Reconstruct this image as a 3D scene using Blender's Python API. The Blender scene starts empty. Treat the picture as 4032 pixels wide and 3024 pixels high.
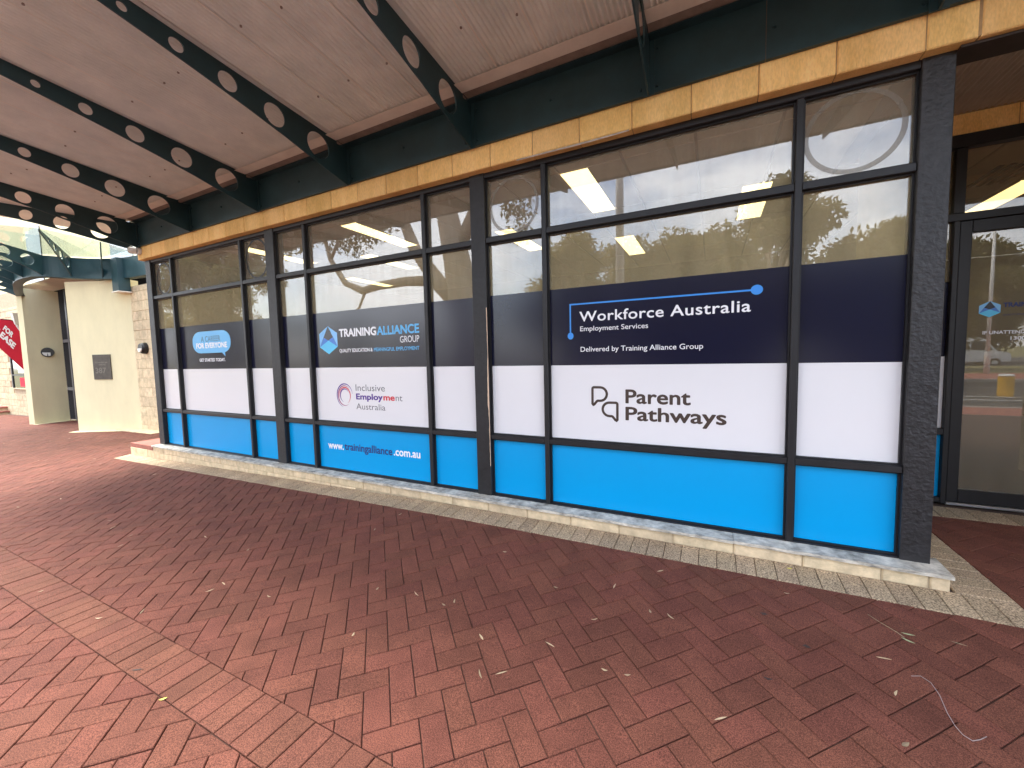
import bpy, math, random
import numpy as np
from mathutils import Vector, Matrix
R = math.radians
random.seed(7); rng = np.random.default_rng(11)
sc = bpy.context.scene
COL = sc.collection

# ------------------------------------------------------------------ camera, sky, sun, exposure
CAM_Y, CAM_Z, FPX = -3.5167, 1.5459, 1575.0
yaw, pitch, roll = R(26.63226), R(-4.01505), R(-1.28141)
fw = Vector((-math.sin(yaw)*math.cos(pitch), math.cos(yaw)*math.cos(pitch), math.sin(pitch)))
rt = Vector((math.cos(yaw), math.sin(yaw), 0)); up = rt.cross(fw)
rt2 = rt*math.cos(roll) + up*math.sin(roll); up2 = up*math.cos(roll) - rt*math.sin(roll)
cd = bpy.data.cameras.new('camera'); cam = bpy.data.objects.new('camera', cd); COL.objects.link(cam)
cd.sensor_width = 36.0; cd.lens = FPX/4032*36; cd.clip_start = .05; cd.clip_end = 3000
cam.matrix_world = Matrix(((rt2.x, up2.x, -fw.x, 0), (rt2.y, up2.y, -fw.y, CAM_Y), (rt2.z, up2.z, -fw.z, CAM_Z), (0, 0, 0, 1)))
sc.camera = cam

SUN_EL, SUN_AZ = R(60), R(-80)          # azimuth measured from -y towards +x: the sun stands over the street
sd = Vector((math.sin(SUN_AZ)*math.cos(SUN_EL), -math.cos(SUN_AZ)*math.cos(SUN_EL), math.sin(SUN_EL)))
w = bpy.data.worlds.new('World'); sc.world = w; w.use_nodes = True
nt = w.node_tree; N = nt.nodes; N.clear()
out = N.new('ShaderNodeOutputWorld'); bg = N.new('ShaderNodeBackground'); bg.inputs['Strength'].default_value = .13
sky = N.new('ShaderNodeTexSky'); sky.sky_type = 'NISHITA'; sky.sun_disc = False
sky.sun_elevation = SUN_EL; sky.sun_rotation = math.atan2(sd.x, sd.y); sky.dust_density = 2.0; sky.altitude = 20
tc = N.new('ShaderNodeTexCoord'); mp = N.new('ShaderNodeMapping'); mp.inputs['Scale'].default_value = (1, 1, 2.2)
nz = N.new('ShaderNodeTexNoise'); nz.inputs['Scale'].default_value = 2.3; nz.inputs['Detail'].default_value = 7; nz.inputs['Roughness'].default_value = .58
rp = N.new('ShaderNodeValToRGB'); rp.color_ramp.elements[0].position = .40; rp.color_ramp.elements[1].position = .62
mx = N.new('ShaderNodeMixRGB'); mx.inputs['Color2'].default_value = (7.6, 7.8, 8.3, 1)
L = nt.links.new
L(tc.outputs['Generated'], mp.inputs['Vector']); L(mp.outputs['Vector'], nz.inputs['Vector']); L(nz.outputs['Fac'], rp.inputs['Fac'])
L(rp.outputs['Color'], mx.inputs['Fac']); L(sky.outputs['Color'], mx.inputs['Color1']); L(mx.outputs['Color'], bg.inputs['Color']); L(bg.outputs['Background'], out.inputs['Surface'])
sl = bpy.data.lights.new('sun', 'SUN'); so = bpy.data.objects.new('sun', sl); COL.objects.link(so)
sl.energy = 1.8; sl.angle = R(22); sl.color = (1, .955, .88)
so.rotation_euler = sd.to_track_quat('Z', 'Y').to_euler(); so.location = (0, -10, 30)
vs = sc.view_settings; vs.view_transform = 'Standard'; vs.look = 'None'; vs.exposure = 2.5; vs.gamma = 1.0; vs.use_curve_mapping = False
sc.render.engine = 'CYCLES'; sc.cycles.use_denoising = True
try: sc.cycles.denoiser = 'OPENIMAGEDENOISE'
except Exception: pass
sc.cycles.max_bounces = 10; sc.cycles.transparent_max_bounces = 24; sc.cycles.caustics_reflective = False; sc.cycles.caustics_refractive = False

# ------------------------------------------------------------------ helpers
WO = {}
def lab(o, label=None, cat=None, group=None, kind=None):
    if label: o['label'] = label
    if cat: o['category'] = cat
    if group: o['group'] = group
    if kind: o['kind'] = kind
    return o
def thing(name, label, cat, loc=(0, 0, 0), group=None):
    o = bpy.data.objects.new(name, None); COL.objects.link(o); o.location = loc; o.empty_display_size = .1
    WO[o.name] = Vector(loc); return lab(o, label, cat, group)
class MB:
    def __init__(s): s.v = []; s.f = []
    def add(s, vs_, fs):
        b = len(s.v); s.v += [tuple(p) for p in vs_]; s.f += [tuple(i+b for i in f) for f in fs]; return s
    def box(s, x0, x1, y0, y1, z0, z1):
        return s.add([(x0,y0,z0),(x1,y0,z0),(x1,y1,z0),(x0,y1,z0),(x0,y0,z1),(x1,y0,z1),(x1,y1,z1),(x0,y1,z1)],
                     [(0,3,2,1),(4,5,6,7),(0,1,5,4),(1,2,6,5),(2,3,7,6),(3,0,4,7)])
    def cbox(s, x0, x1, y0, y1, z0, z1, c=.006):     # chamfered on the street side (-y)
        return s.add([(x0,y0+c,z0),(x1,y0+c,z0),(x1,y1,z0),(x0,y1,z0),(x0,y0+c,z1),(x1,y0+c,z1),(x1,y1,z1),(x0,y1,z1),
                      (x0+c,y0,z0+c),(x1-c,y0,z0+c),(x1-c,y0,z1-c),(x0+c,y0,z1-c)],
                     [(0,3,2,1),(4,5,6,7),(1,2,6,5),(2,3,7,6),(3,0,4,7),(8,9,10,11),(0,1,9,8),(1,5,10,9),(5,4,11,10),(4,0,8,11)])
    def prism(s, pts, fn0, fn1):                      # pts 2-D outline, two maps to 3-D
        n = len(pts); a = [fn0(*p) for p in pts]; b = [fn1(*p) for p in pts]
        return s.add(a+b, [tuple(range(n-1, -1, -1)), tuple(range(n, 2*n))]+[(i, (i+1) % n, n+(i+1) % n, n+i) for i in range(n)])
    def tube(s, pts, rad, n=8, cap=True):
        P = [Vector(p) for p in pts]; rad = rad if hasattr(rad, '__len__') else [rad]*len(P)
        rings = []
        for i, p in enumerate(P):
            d = (P[min(i+1, len(P)-1)]-P[max(i-1, 0)]).normalized()
            a = d.cross(Vector((0, 0, 1)) if abs(d.z) < .9 else Vector((1, 0, 0))).normalized(); b = d.cross(a)
            rings.append([p+(a*math.cos(t)+b*math.sin(t))*rad[i] for t in (2*math.pi*k/n for k in range(n))])
        fs = [(i*n+k, i*n+(k+1) % n, (i+1)*n+(k+1) % n, (i+1)*n+k) for i in range(len(P)-1) for k in range(n)]
        if cap: fs += [tuple(range(n-1, -1, -1)), tuple(range((len(P)-1)*n, len(P)*n))]
        return s.add([v for r_ in rings for v in r_], fs)
    def build(s, name, m, parent=None, smooth=False):
        off = WO[parent.name] if parent else Vector((0, 0, 0))
        me = bpy.data.meshes.new(name); me.from_pydata([tuple(Vector(p)-off) for p in s.v], [], s.f); me.update()
        return mobj(name, me, m, parent, smooth)
def mobj(name, me, m, parent=None, smooth=False):
    if m and not me.materials: me.materials.append(m)
    if smooth: me.polygons.foreach_set('use_smooth', [True]*len(me.polygons))
    o = bpy.data.objects.new(name, me); COL.objects.link(o)
    if parent: o.parent = parent; WO[o.name] = WO[parent.name]
    else: WO[o.name] = Vector((0, 0, 0))
    return o
def copy_tree(o, parent=None):
    c = o.copy(); COL.objects.link(c); c.parent = parent; WO[c.name] = WO[o.name]
    for ch in list(o.children): copy_tree(ch, c)
    return c

# ------------------------------------------------------------------ materials
def mk(name, col, rough=.6, var=.12, scale=6., bump=0., bscale=60., spec=.4, metal=0., rnd=None, ramt=.25, col2=None, speck=0., coat=0., stretch=None, bdist=.004):
    m = bpy.data.materials.new(name); m.use_nodes = True; t = m.node_tree; n = t.nodes; l = t.links.new
    b = n['Principled BSDF']; b.inputs['Roughness'].default_value = rough; b.inputs['Metallic'].default_value = metal
    b.inputs['Specular IOR Level'].default_value = spec; b.inputs['Coat Weight'].default_value = coat
    g = n.new('ShaderNodeNewGeometry'); vec = g.outputs['Position']
    if stretch:
        mpg = n.new('ShaderNodeMapping'); mpg.inputs['Scale'].default_value = stretch; l(vec, mpg.inputs['Vector']); vec = mpg.outputs['Vector']
    a = n.new('ShaderNodeTexNoise'); a.inputs['Scale'].default_value = scale; a.inputs['Detail'].default_value = 6; a.inputs['Roughness'].default_value = .65; l(vec, a.inputs['Vector'])
    mixr = n.new('ShaderNodeMapRange'); mixr.inputs[1].default_value = .3; mixr.inputs[2].default_value = .7; l(a.outputs['Fac'], mixr.inputs[0])
    c1 = tuple(c*(1-var) for c in col); c2 = tuple(c*(1+var) for c in (col2 or col))
    mx1 = n.new('ShaderNodeMixRGB'); mx1.inputs[1].default_value = (*c1, 1); mx1.inputs[2].default_value = (*c2, 1); l(mixr.outputs[0], mx1.inputs[0])
    cur = mx1.outputs[0]
    if speck:
        s2 = n.new('ShaderNodeTexNoise'); s2.inputs['Scale'].default_value = bscale*1.6; s2.inputs['Detail'].default_value = 3; l(vec, s2.inputs['Vector'])
        r2 = n.new('ShaderNodeMapRange'); r2.inputs[1].default_value = .35; r2.inputs[2].default_value = .65; r2.inputs[3].default_value = 1-speck; r2.inputs[4].default_value = 1+speck; l(s2.outputs['Fac'], r2.inputs[0])
        mm = n.new('ShaderNodeMixRGB'); mm.blend_type = 'MULTIPLY'; mm.inputs[0].default_value = 1; l(cur, mm.inputs[1]); l(r2.outputs[0], mm.inputs[2]); cur = mm.outputs[0]
    if rnd:
        if rnd == 'obj': src = n.new('ShaderNodeObjectInfo').outputs['Random']
        else:
            at = n.new('ShaderNodeAttribute'); at.attribute_name = 'rnd'; src = at.outputs['Fac']
        hs = n.new('ShaderNodeHueSaturation')
        mv = n.new('ShaderNodeMapRange'); mv.inputs[3].default_value = 1-ramt; mv.inputs[4].default_value = 1+ramt; l(src, mv.inputs[0]); l(mv.outputs[0], hs.inputs['Value'])
        mu = n.new('ShaderNodeMath'); mu.operation = 'MULTIPLY'; mu.inputs[1].default_value = 7.31; l(src, mu.inputs[0])
        fr = n.new('ShaderNodeMath'); fr.operation = 'FRACT'; l(mu.outputs[0], fr.inputs[0])
        mh = n.new('ShaderNodeMapRange'); mh.inputs[3].default_value = .498; mh.inputs[4].default_value = .504; l(fr.outputs[0], mh.inputs[0]); l(mh.outputs[0], hs.inputs['Hue'])
        l(cur, hs.inputs['Color']); cur = hs.outputs['Color']
    l(cur, b.inputs['Base Color'])
    if bump:
        bn = n.new('ShaderNodeTexNoise'); bn.inputs['Scale'].default_value = bscale; bn.inputs['Detail'].default_value = 4; l(vec, bn.inputs['Vector'])
        bp = n.new('ShaderNodeBump'); bp.inputs['Strength'].default_value = bump; bp.inputs['Distance'].default_value = bdist; l(bn.outputs['Fac'], bp.inputs['Height']); l(bp.outputs['Normal'], b.inputs['Normal'])
    return m
def emit(name, col, s):
    m = bpy.data.materials.new(name); m.use_nodes = True; t = m.node_tree; t.nodes.clear()
    o = t.nodes.new('ShaderNodeOutputMaterial'); e = t.nodes.new('ShaderNodeEmission'); e.inputs[0].default_value = (*col, 1); e.inputs[1].default_value = s; t.links.new(e.outputs[0], o.inputs[0]); return m
def glass(name, tint=(.93, .96, .95), f0=.05, rough=0., boost=1., dust_lift=0., dcol=(.60, .53, .41)):
    m = bpy.data.materials.new(name); m.use_nodes = True; t = m.node_tree; n = t.nodes; l = t.links.new; n.clear()
    o = n.new('ShaderNodeOutputMaterial'); mixs = n.new('ShaderNodeMixShader'); tr = n.new('ShaderNodeBsdfTransparent'); gl = n.new('ShaderNodeBsdfGlossy')
    tr.inputs[0].default_value = (*tint, 1); gl.inputs['Roughness'].default_value = rough; gl.inputs[0].default_value = (1, 1, 1, 1)
    g = n.new('ShaderNodeNewGeometry'); d = n.new('ShaderNodeVectorMath'); d.operation = 'DOT_PRODUCT'; l(g.outputs['Normal'], d.inputs[0]); l(g.outputs['Incoming'], d.inputs[1])
    ab = n.new('ShaderNodeMath'); ab.operation = 'ABSOLUTE'; l(d.outputs['Value'], ab.inputs[0])
    om = n.new('ShaderNodeMath'); om.operation = 'SUBTRACT'; om.inputs[0].default_value = 1; l(ab.outputs[0], om.inputs[1])
    pw = n.new('ShaderNodeMath'); pw.operation = 'POWER'; pw.inputs[1].default_value = 5; l(om.outputs[0], pw.inputs[0])
    mr = n.new('ShaderNodeMapRange'); mr.inputs[3].default_value = f0; mr.inputs[4].default_value = boost; l(pw.outputs[0], mr.inputs[0])
    l(mr.outputs[0], mixs.inputs[0]); l(tr.outputs[0], mixs.inputs[1]); l(gl.outputs[0], mixs.inputs[2]); l(mixs.outputs[0], o.inputs[0])
    if dust_lift:          # streaky dusty haze; its colour also stands in for brighter reflections and interior
        df = n.new('ShaderNodeBsdfDiffuse'); df.inputs[0].default_value = (*dcol, 1); m2 = n.new('ShaderNodeMixShader')
        mg = n.new('ShaderNodeMapping'); mg.inputs['Scale'].default_value = (9, 9, 1.1); l(g.outputs['Position'], mg.inputs['Vector'])
        nz_ = n.new('ShaderNodeTexNoise'); nz_.inputs['Scale'].default_value = 1.3; nz_.inputs['Detail'].default_value = 5; l(mg.outputs['Vector'], nz_.inputs['Vector'])
        rr_ = n.new('ShaderNodeMapRange'); rr_.inputs[1].default_value = .3; rr_.inputs[2].default_value = .7; rr_.inputs[3].default_value = dust_lift*.8; rr_.inputs[4].default_value = dust_lift*1.2; l(nz_.outputs['Fac'], rr_.inputs[0])
        l(rr_.outputs[0], m2.inputs[0]); l(mixs.outputs[0], m2.inputs[1]); l(df.outputs[0], m2.inputs[2]); l(m2.outputs[0], o.inputs[0])
    return m
def leafmat(name, c1, c2):
    m = mk(name, c1, .55, .3, 1.2, col2=c2, spec=.3); t = m.node_tree; n = t.nodes; b = n['Principled BSDF']
    tl = n.new('ShaderNodeBsdfTranslucent'); src = b.inputs['Base Color'].links[0].from_socket; t.links.new(src, tl.inputs[0])
    ms = n.new('ShaderNodeMixShader'); ms.inputs[0].default_value = .5; t.links.new(b.outputs[0], ms.inputs[1]); t.links.new(tl.outputs[0], ms.inputs[2])
    t.links.new(ms.outputs[0], n['Material Output'].inputs[0]); return m

M = {}
M['paver'] = mk('red clay paver', (.136, .0475, .0315), .85, .20, 5.0, .6, 140, .2, rnd='obj', ramt=.10, speck=.5)
M['paver_far'] = mk('red clay paver field', (.136, .0475, .0315), .85, .20, 5.0, .6, 140, .2, rnd='attr', ramt=.10, speck=.5)
M['tan'] = mk('tan clay paver', (.142, .0535, .0345), .85, .16, 5.0, .6, 140, .2, rnd='obj', ramt=.10, speck=.5)
M['agg'] = mk('exposed aggregate paver', (.36, .265, .17), .8, .15, 4.0, .8, 75, .3, rnd='obj', ramt=.12, speck=.62)
M['sand'] = mk('joint sand', (.085, .055, .042), .95, .4, 14, .3, 120)
M['lime'] = mk('cut limestone', (.95, .59, .20), .85, .17, 5.0, 1.0, 70, .25, rnd='obj', ramt=.10, col2=(.86, .58, .25), stretch=(1, 1, .3), speck=.09, bdist=.007)
M['lime_pale'] = mk('pale limestone', (.60, .475, .31), .85, .26, 9.0, .8, 110, .25, rnd='obj', ramt=.10)
M['mortar'] = mk('mortar', (.40, .27, .14), .9, .2, 20, .4, 150)
M['mortar_pale'] = mk('pale mortar', (.48, .38, .25), .9, .2, 20, .4, 150)
M['sill'] = mk('painted sill', (.27, .245, .205), .8, .30, 11.0, .4, 60, .2, col2=(.58, .535, .455), stretch=(1, 1, 3))
M['frame'] = mk('black timber frame', (.010, .0095, .011), .5, .35, 8, .25, 40, .45, stretch=(1, 1, .2))
M['post'] = mk('weathered black post', (.010, .0095, .011), .55, .5, 14, .9, 26, .5)
M['blister'] = mk('blistered black paint', (.013, .012, .0135), .48, .7, 22, .8, 42, .5, bdist=.007)
M['peel'] = mk('bare timber', (.66, .48, .34), .8, .12, 20)
M['steel'] = mk('dark teal steel', (.016, .043, .050), .45, .25, 4, .12, 120, .4)
M['teal'] = mk('teal steel', (.016, .050, .060), .42, .2, 2, .1, 120, .45)
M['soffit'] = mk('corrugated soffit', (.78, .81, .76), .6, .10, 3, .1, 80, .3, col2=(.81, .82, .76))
M['soffit_shade'] = mk('shaded corrugated soffit', (.36, .30, .25), .6, .12, 3, .1, 80, .3)  # same soffit sheet with the shade of the recess put into its colour
M['trim'] = mk('beige flashing', (.85, .80, .70), .6, .08, 5)
M['board'] = mk('brown board', (.27, .22, .18), .8, .2, 8)
M['underside'] = mk('lintel steel', (.03, .02, .015), .6, .3, 8)
M['glass'] = glass('window glass', (.94, .95, .93), .085, dust_lift=.15, dcol=(.62, .53, .40))
M['glass_mid'] = glass('haze lift window glass', (.92, .93, .91), .095, dust_lift=.21, dcol=(.70, .59, .36))  # warm haze colour lightens the reflected trees
M['doorglass'] = glass('door glass', (.84, .80, .72), .075, dust_lift=.16)
M['roofglass'] = glass('roof glass', (.82, .88, .84), .15)
M['frost'] = mk('frosted ring decal', (.30, .27, .22), .5, .06)
M['frost'].node_tree.nodes['Principled BSDF'].inputs['Alpha'].default_value = .5
M['darkring'] = mk('black ring', (.012, .012, .014), .5, .2)
M['navy'] = mk('navy film', (.008, .0085, .027), .19, .03, 1, spec=.5)
M['white'] = mk('white film', (.765, .752, .76), .20, .012, 1, spec=.5)
M['blue'] = mk('blue film', (.0, .325, .70), .25, .012, 1, spec=.35)
M['tx_white'] = mk('white lettering', (.82, .82, .84), .35, .01)
M['tx_blue'] = mk('light blue lettering', (.10, .44, .78), .35, .02)
M['tx_mid'] = mk('mid blue', (.055, .20, .62), .35, .02)
M['tx_ice'] = mk('pale blue', (.22, .52, .86), .35, .02)
M['tx_sky'] = mk('cyan blue', (.10, .55, .85), .35, .02)
M['tx_line'] = mk('bright blue line', (.045, .27, .75), .35, .02)
M['tx_navy'] = mk('dark blue lettering', (.012, .03, .16), .35, .02)
M['tx_teal'] = mk('dark teal lettering', (.006, .045, .10), .35, .02)
M['tx_brown'] = mk('brown lettering', (.062, .042, .034), .35, .1)
M['tx_grey'] = mk('grey lettering', (.13, .13, .14), .4, .02)
M['tx_purple'] = mk('purple lettering', (.085, .03, .25), .4, .02)
M['tx_red'] = mk('red lettering', (.62, .035, .055), .4, .02)
M['tx_plum'] = mk('plum', (.30, .03, .14), .4, .02)
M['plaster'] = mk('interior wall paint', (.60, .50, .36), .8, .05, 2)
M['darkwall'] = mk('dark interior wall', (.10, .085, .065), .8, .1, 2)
M['carpet'] = mk('dark carpet', (.035, .032, .034), .95, .3, 30)
M['ctile'] = mk('ceiling tile', (.78, .64, .46), .85, .05, 14, .2, 200)
M['cgrid'] = mk('ceiling grid', (.42, .33, .24), .6, .05)
M['panel'] = emit('light panel', (1.0, .80, .38), .75)
M['render'] = mk('cream render', (.74, .66, .42), .85, .07, 2.2, .25, 140, stretch=(1, 1, .35))
M['metal'] = mk('aluminium', (.55, .55, .55), .35, .1, metal=.8)
M['lampblack'] = mk('black bulkhead', (.012, .012, .013), .4, .1)
M['lampglass'] = mk('opal lens', (.70, .70, .66), .3, .05)
M['bronze'] = mk('bronze plaque', (.085, .072, .058), .5, .2, 12, .3, 80, metal=.4)
M['bronze_hi'] = mk('raised bronze', (.17, .15, .125), .45, .2, 12, metal=.4)
M['whiteplastic'] = mk('white plastic', (.72, .70, .66), .4, .05)
M['flag'] = mk('red flag cloth', (.52, .012, .035), .8, .1, 2)
M['pipe'] = mk('pale downpipe', (.55, .52, .47), .4, .06)
M['black'] = mk('black void', (.008, .008, .009), .8, .1, spec=.05)
M['asphalt'] = mk('asphalt', (.055, .054, .052), .9, .2, 3, .3, 150)
M['kerb'] = mk('concrete kerb', (.42, .40, .36), .85, .15, 4)
M['line'] = mk('road paint', (.75, .75, .72), .7, .05)
M['brickpath'] = mk('brick path', (.30, .11, .08), .85, .25, 8)
M['grass'] = mk('dry grass', (.19, .17, .07), .95, .3, 3, .6, 30)
M['bark'] = mk('gum bark', (.52, .42, .32), .85, .35, 3, .8, 25, stretch=(1, 1, .25))
M['leafA'] = leafmat('olive leaf', (.17, .15, .055), (.25, .205, .08))
M['leafB'] = leafmat('green leaf', (.15, .15, .055), (.23, .20, .08))
M['van'] = mk('white van paint', (.78, .78, .78), .25, .02, coat=.6)
M['tyre'] = mk('rubber', (.02, .02, .02), .8, .1)
M['darkglass'] = mk('dark car glass', (.01, .012, .014), .08, .02, spec=.6)
M['yellow'] = mk('yellow bollard', (.75, .42, .04), .5, .05)
M['litter'] = mk('dry leaf', (.42, .31, .19), .7, .25, 30, rnd='obj', ramt=.35)
M['litter_dark'] = mk('dark leaf', (.04, .025, .02), .7, .25, 30)
M['litter_green'] = mk('pale green leaf', (.34, .36, .20), .6, .15, 30)
M['litter_yellow'] = mk('yellow leaf', (.70, .62, .10), .6, .1, 30)
M['string'] = mk('pale string', (.34, .27, .26), .5, .1)

# ------------------------------------------------------------------ ground shape
def gz(x):
    s = max(0., -x-1.5); return -.0172*(math.sqrt(s*s+1)-1)
def G(x, y):
    d = min(y-CAM_Y, 3.43); e = max(0., d-1.4516)
    return .073*(math.sqrt(e*e+.0997)-.3158)-.1225+gz(x)
def project(x, y, z):
    d = Vector((x, y-CAM_Y, z-CAM_Z)); zz = d.dot(fw)
    if zz < .05: return None
    return (2016+FPX*d.dot(rt2)/zz, 1512-FPX*d.dot(up2)/zz)

# ground sheets (sand bed under the paving, road, verge) ------------------------------------
def grid_sheet(name, xs, ys, dz, m, kind='structure'):
    mb = MB(); nx, ny = len(xs), len(ys)
    mb.v = [(x, y, G(x, y)+dz) for y in ys for x in xs]
    mb.f = [(j*nx+i, j*nx+i+1, (j+1)*nx+i+1, (j+1)*nx+i) for j in range(ny-1) for i in range(nx-1)]
    o = mb.build(name, m); lab(o, kind=kind); return o
xs = list(np.arange(-60, -12, 3.))+list(np.arange(-12, 6.1, .5))+list(np.arange(9, 61, 4.))
ys = [-6.5, -5.5, -4.8, -4.2]+list(np.arange(-3.6, .01, .15))+[.4, 1, 2, 4, 9]
pavement = grid_sheet('pavement', xs, ys, -.011, M['sand'])
big = MB(); big.add([(-900, -900, -1.2), (900, -900, -1.2), (900, 900, -1.2), (-900, 900, -1.2)], [(0, 1, 2, 3)])
lab(big.build('ground', M['grass']), kind='structure')
def flat(name, x0, x1, y0, y1, z, m): 
    mb = MB(); n = 40; xsx = [x0+(x1-x0)*i/n for i in range(n+1)]
    mb.v = [(x, y, z+gz(x)) for y in (y0, y1) for x in xsx]; mb.f = [(i, i+1, n+2+i, n+1+i) for i in range(n)]
    return lab(mb.build(name, m), kind='structure')
flat('footpath', -90, 90, -8.2, -6.45, -.135, M['brickpath'])
flat('road', -90, 90, -21.2, -8.2, -.27, M['asphalt'])
flat('median_path', -90, 90, -27.5, -21.5, -.15, M['brickpath'])
flat('verge', -90, 90, -40, -27.5, -.16, M['grass'])
flat('car_park', -90, 90, -75, -40, -.20, M['asphalt'])
for y0, y1, zz in ((-8.35, -8.18, -.125), (-21.55, -21.2, -.14)):
    kb = MB(); n = 30
    for i in range(n):
        a = -90+180*i/n; b = -90+180*(i+1)/n; kb.add([(a, y0, gz(a)-.3), (b, y0, gz(b)-.3), (b, y1, gz(b)-.3), (a, y1, gz(a)-.3), (a, y0, gz(a)+zz), (b, y0, gz(b)+zz), (b, y1, gz(b)+zz), (a, y1, gz(a)+zz)], [(4, 5, 6, 7), (0, 1, 5, 4), (2, 3, 7, 6)])
    lab(kb.build('kerb', M['kerb']), kind='structure')
for yl in (-11.7, -12.9, -17.1): flat('road_marking', -90, 90, yl-.06, yl+.06, -.265, M['line'])

# ------------------------------------------------------------------ pavers
W = .1232; C0 = (.1484, -1.424); S2 = math.sqrt(.5); GAP = .0021; CH = .0035; TH = .035
Y_TAN0, Y_TAN1, Y_SOL = -2.623, -2.383, -.371
def clip(poly, a, b, c):           # keep a*x+b*y<=c
    o = []
    for i in range(len(poly)):
        p, q = poly[i], poly[(i+1) % len(poly)]; dp = a*p[0]+b*p[1]-c; dq = a*q[0]+b*q[1]-c
        if dp <= 0: o.append(p)
        if (dp < 0 < dq) or (dq < 0 < dp):
            t = dp/(dp-dq); o.append((p[0]+(q[0]-p[0])*t, p[1]+(q[1]-p[1])*t))
    return o
def area(p): return .5*sum(p[i][0]*p[(i+1) % len(p)][1]-p[(i+1) % len(p)][0]*p[i][1] for i in range(len(p)))
def inset(p, d):
    n = len(p); o = []
    for i in range(n):
        a, b, c = p[i-1], p[i], p[(i+1) % n]
        e1 = Vector((b[0]-a[0], b[1]-a[1])); e2 = Vector((c[0]-b[0], c[1]-b[1]))
        if e1.length < 1e-6 or e2.length < 1e-6: o.append(b); continue
        e1.normalize(); e2.normalize(); n1 = Vector((-e1.y, e1.x)); n2 = Vector((-e2.y, e2.x))
        k = max(.25, 1+n1.dot(n2)); m_ = (n1+n2)*(d/k); o.append((b[0]+m_.x, b[1]+m_.y))
    return o
def paver_geo(poly, dz=0.):
    """outline -> vertices (world) and faces of one chamfered paver"""
    p0 = inset(poly, GAP); p1 = inset(poly, GAP+CH); n = len(p0)
    v = [(x, y, G(x, y)-TH+dz) for x, y in p0]+[(x, y, G(x, y)-CH+dz) for x, y in p0]+[(x, y, G(x, y)+dz) for x, y in p1]
    f = [(i, (i+1) % n, n+(i+1) % n, n+i) for i in range(n)]+[(n+i, n+(i+1) % n, 2*n+(i+1) % n, 2*n+i) for i in range(n)]+[tuple(range(2*n, 3*n))]
    return v, f
tiles = []   # (screen area, poly, full?, kind, centre)
def visible(poly, mx_=.12):
    cx = sum(p[0] for p in poly)/len(poly); cy = sum(p[1] for p in poly)/len(poly)
    q = project(cx, cy, G(cx, cy))
    if q is None: return None
    if not (-4032*mx_ < q[0] < 4032*(1+mx_) and q[1] < 3024*(1+mx_)): return None
    qs = [project(x, y, G(x, y)) for x, y in poly]
    return 0 if None in qs else abs(area(qs))
for a in range(-260, 120):
    for b in range(-90, 40):
        for kind in 'AD':
            U = a+2*b; V = -a+2*b
            if kind == 'D': U += 1.5; V += .5
            x = C0[0]+(U+V)*S2*W; y = C0[1]+(U-V)*S2*W
            if not (-27 < x < 4.5 and -4.0 < y < 2.2): continue
            hu, hv = (1, .5) if kind == 'A' else (.5, 1)
            poly = [(x+(su*hu+sv*hv)*S2*W, y+(su*hu-sv*hv)*S2*W) for su, sv in ((-1, 1), (1, 1), (1, -1), (-1, -1))]
            if area(poly) < 0: poly = poly[::-1]
            outs = []
            if y < Y_TAN0+.2: outs.append(clip(poly, 0, 1, Y_TAN0))
            if y > Y_TAN1-.2:
                q = clip(poly, 0, -1, -Y_TAN1)
                if x > 1.66: q = clip(clip(q, 0, 1, 1.385), -1, 0, -1.655) if y > Y_SOL else q
                elif x > -9.72: q = clip(q, 0, 1, Y_SOL)
                else: q = clip(clip(q, 0, 1, 1.8), 1, 0, -9.70) if y > Y_SOL else q
                outs.append(q)
            for q in outs:
                if len(q) < 3 or area(q) < 2*W*W*.06: continue
                sa = visible(q)
                if sa is None: continue
                tiles.append((sa, q, abs(area(q)-2*W*W) < 1e-6, kind, (x, y)))
tiles.sort(key=lambda t: -t[0])
proto = None; NIND = 296
stuff = MB(); rn = []
for i, (sa, q, full, kind, c) in enumerate(tiles):
    dz = random.gauss(0, .0011)
    if i < NIND:
        x, y = c; z = G(x, y)
        if full:
            if proto is None:
                l0, l1 = W, W/2
                rect = [(-l0, -l1), (l0, -l1), (l0, l1), (-l0, l1)]; p0 = inset(rect, GAP); p1 = inset(rect, GAP+CH)
                mb = MB(); mb.add([(px, py, -TH) for px, py in p0]+[(px, py, -CH) for px, py in p0]+[(px, py, 0) for px, py in p1],
                                  [(k, (k+1) % 4, 4+(k+1) % 4, 4+k) for k in range(4)]+[(4+k, 4+(k+1) % 4, 8+(k+1) % 4, 8+k) for k in range(4)]+[(8, 9, 10, 11)])
                proto = bpy.data.meshes.new('paver'); proto.from_pydata(mb.v, [], mb.f); proto.materials.append(M['paver'])
            o = bpy.data.objects.new('paver', proto); COL.objects.link(o); o.parent = pavement
            e = .05; nx_ = Vector((-(G(x+e, y)-G(x-e, y))/(2*e)+random.gauss(0, .006), -(G(x, y+e)-G(x, y-e))/(2*e)+random.gauss(0, .006), 1)).normalized()
            ang = R(45) if kind == 'A' else R(-45)
            xa = Vector((math.cos(ang), math.sin(ang), 0)); xa = (xa-nx_*xa.dot(nx_)).normalized(); ya = nx_.cross(xa)
            o.matrix_world = Matrix(((xa.x, ya.x, nx_.x, x), (xa.y, ya.y, nx_.y, y), (xa.z, ya.z, nx_.z, z+dz), (0, 0, 0, 1)))
        else:
            v, f = paver_geo(q, dz); mb = MB(); mb.add(v, f); mb.build('paver', M['paver'], pavement)
    else:
        v, f = paver_geo(q, dz); stuff.add(v, f); rn += [random.random()]*len(f)
so_ = stuff.build('paver_field', M['paver_far'], pavement); so_['kind'] = 'stuff'
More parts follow.
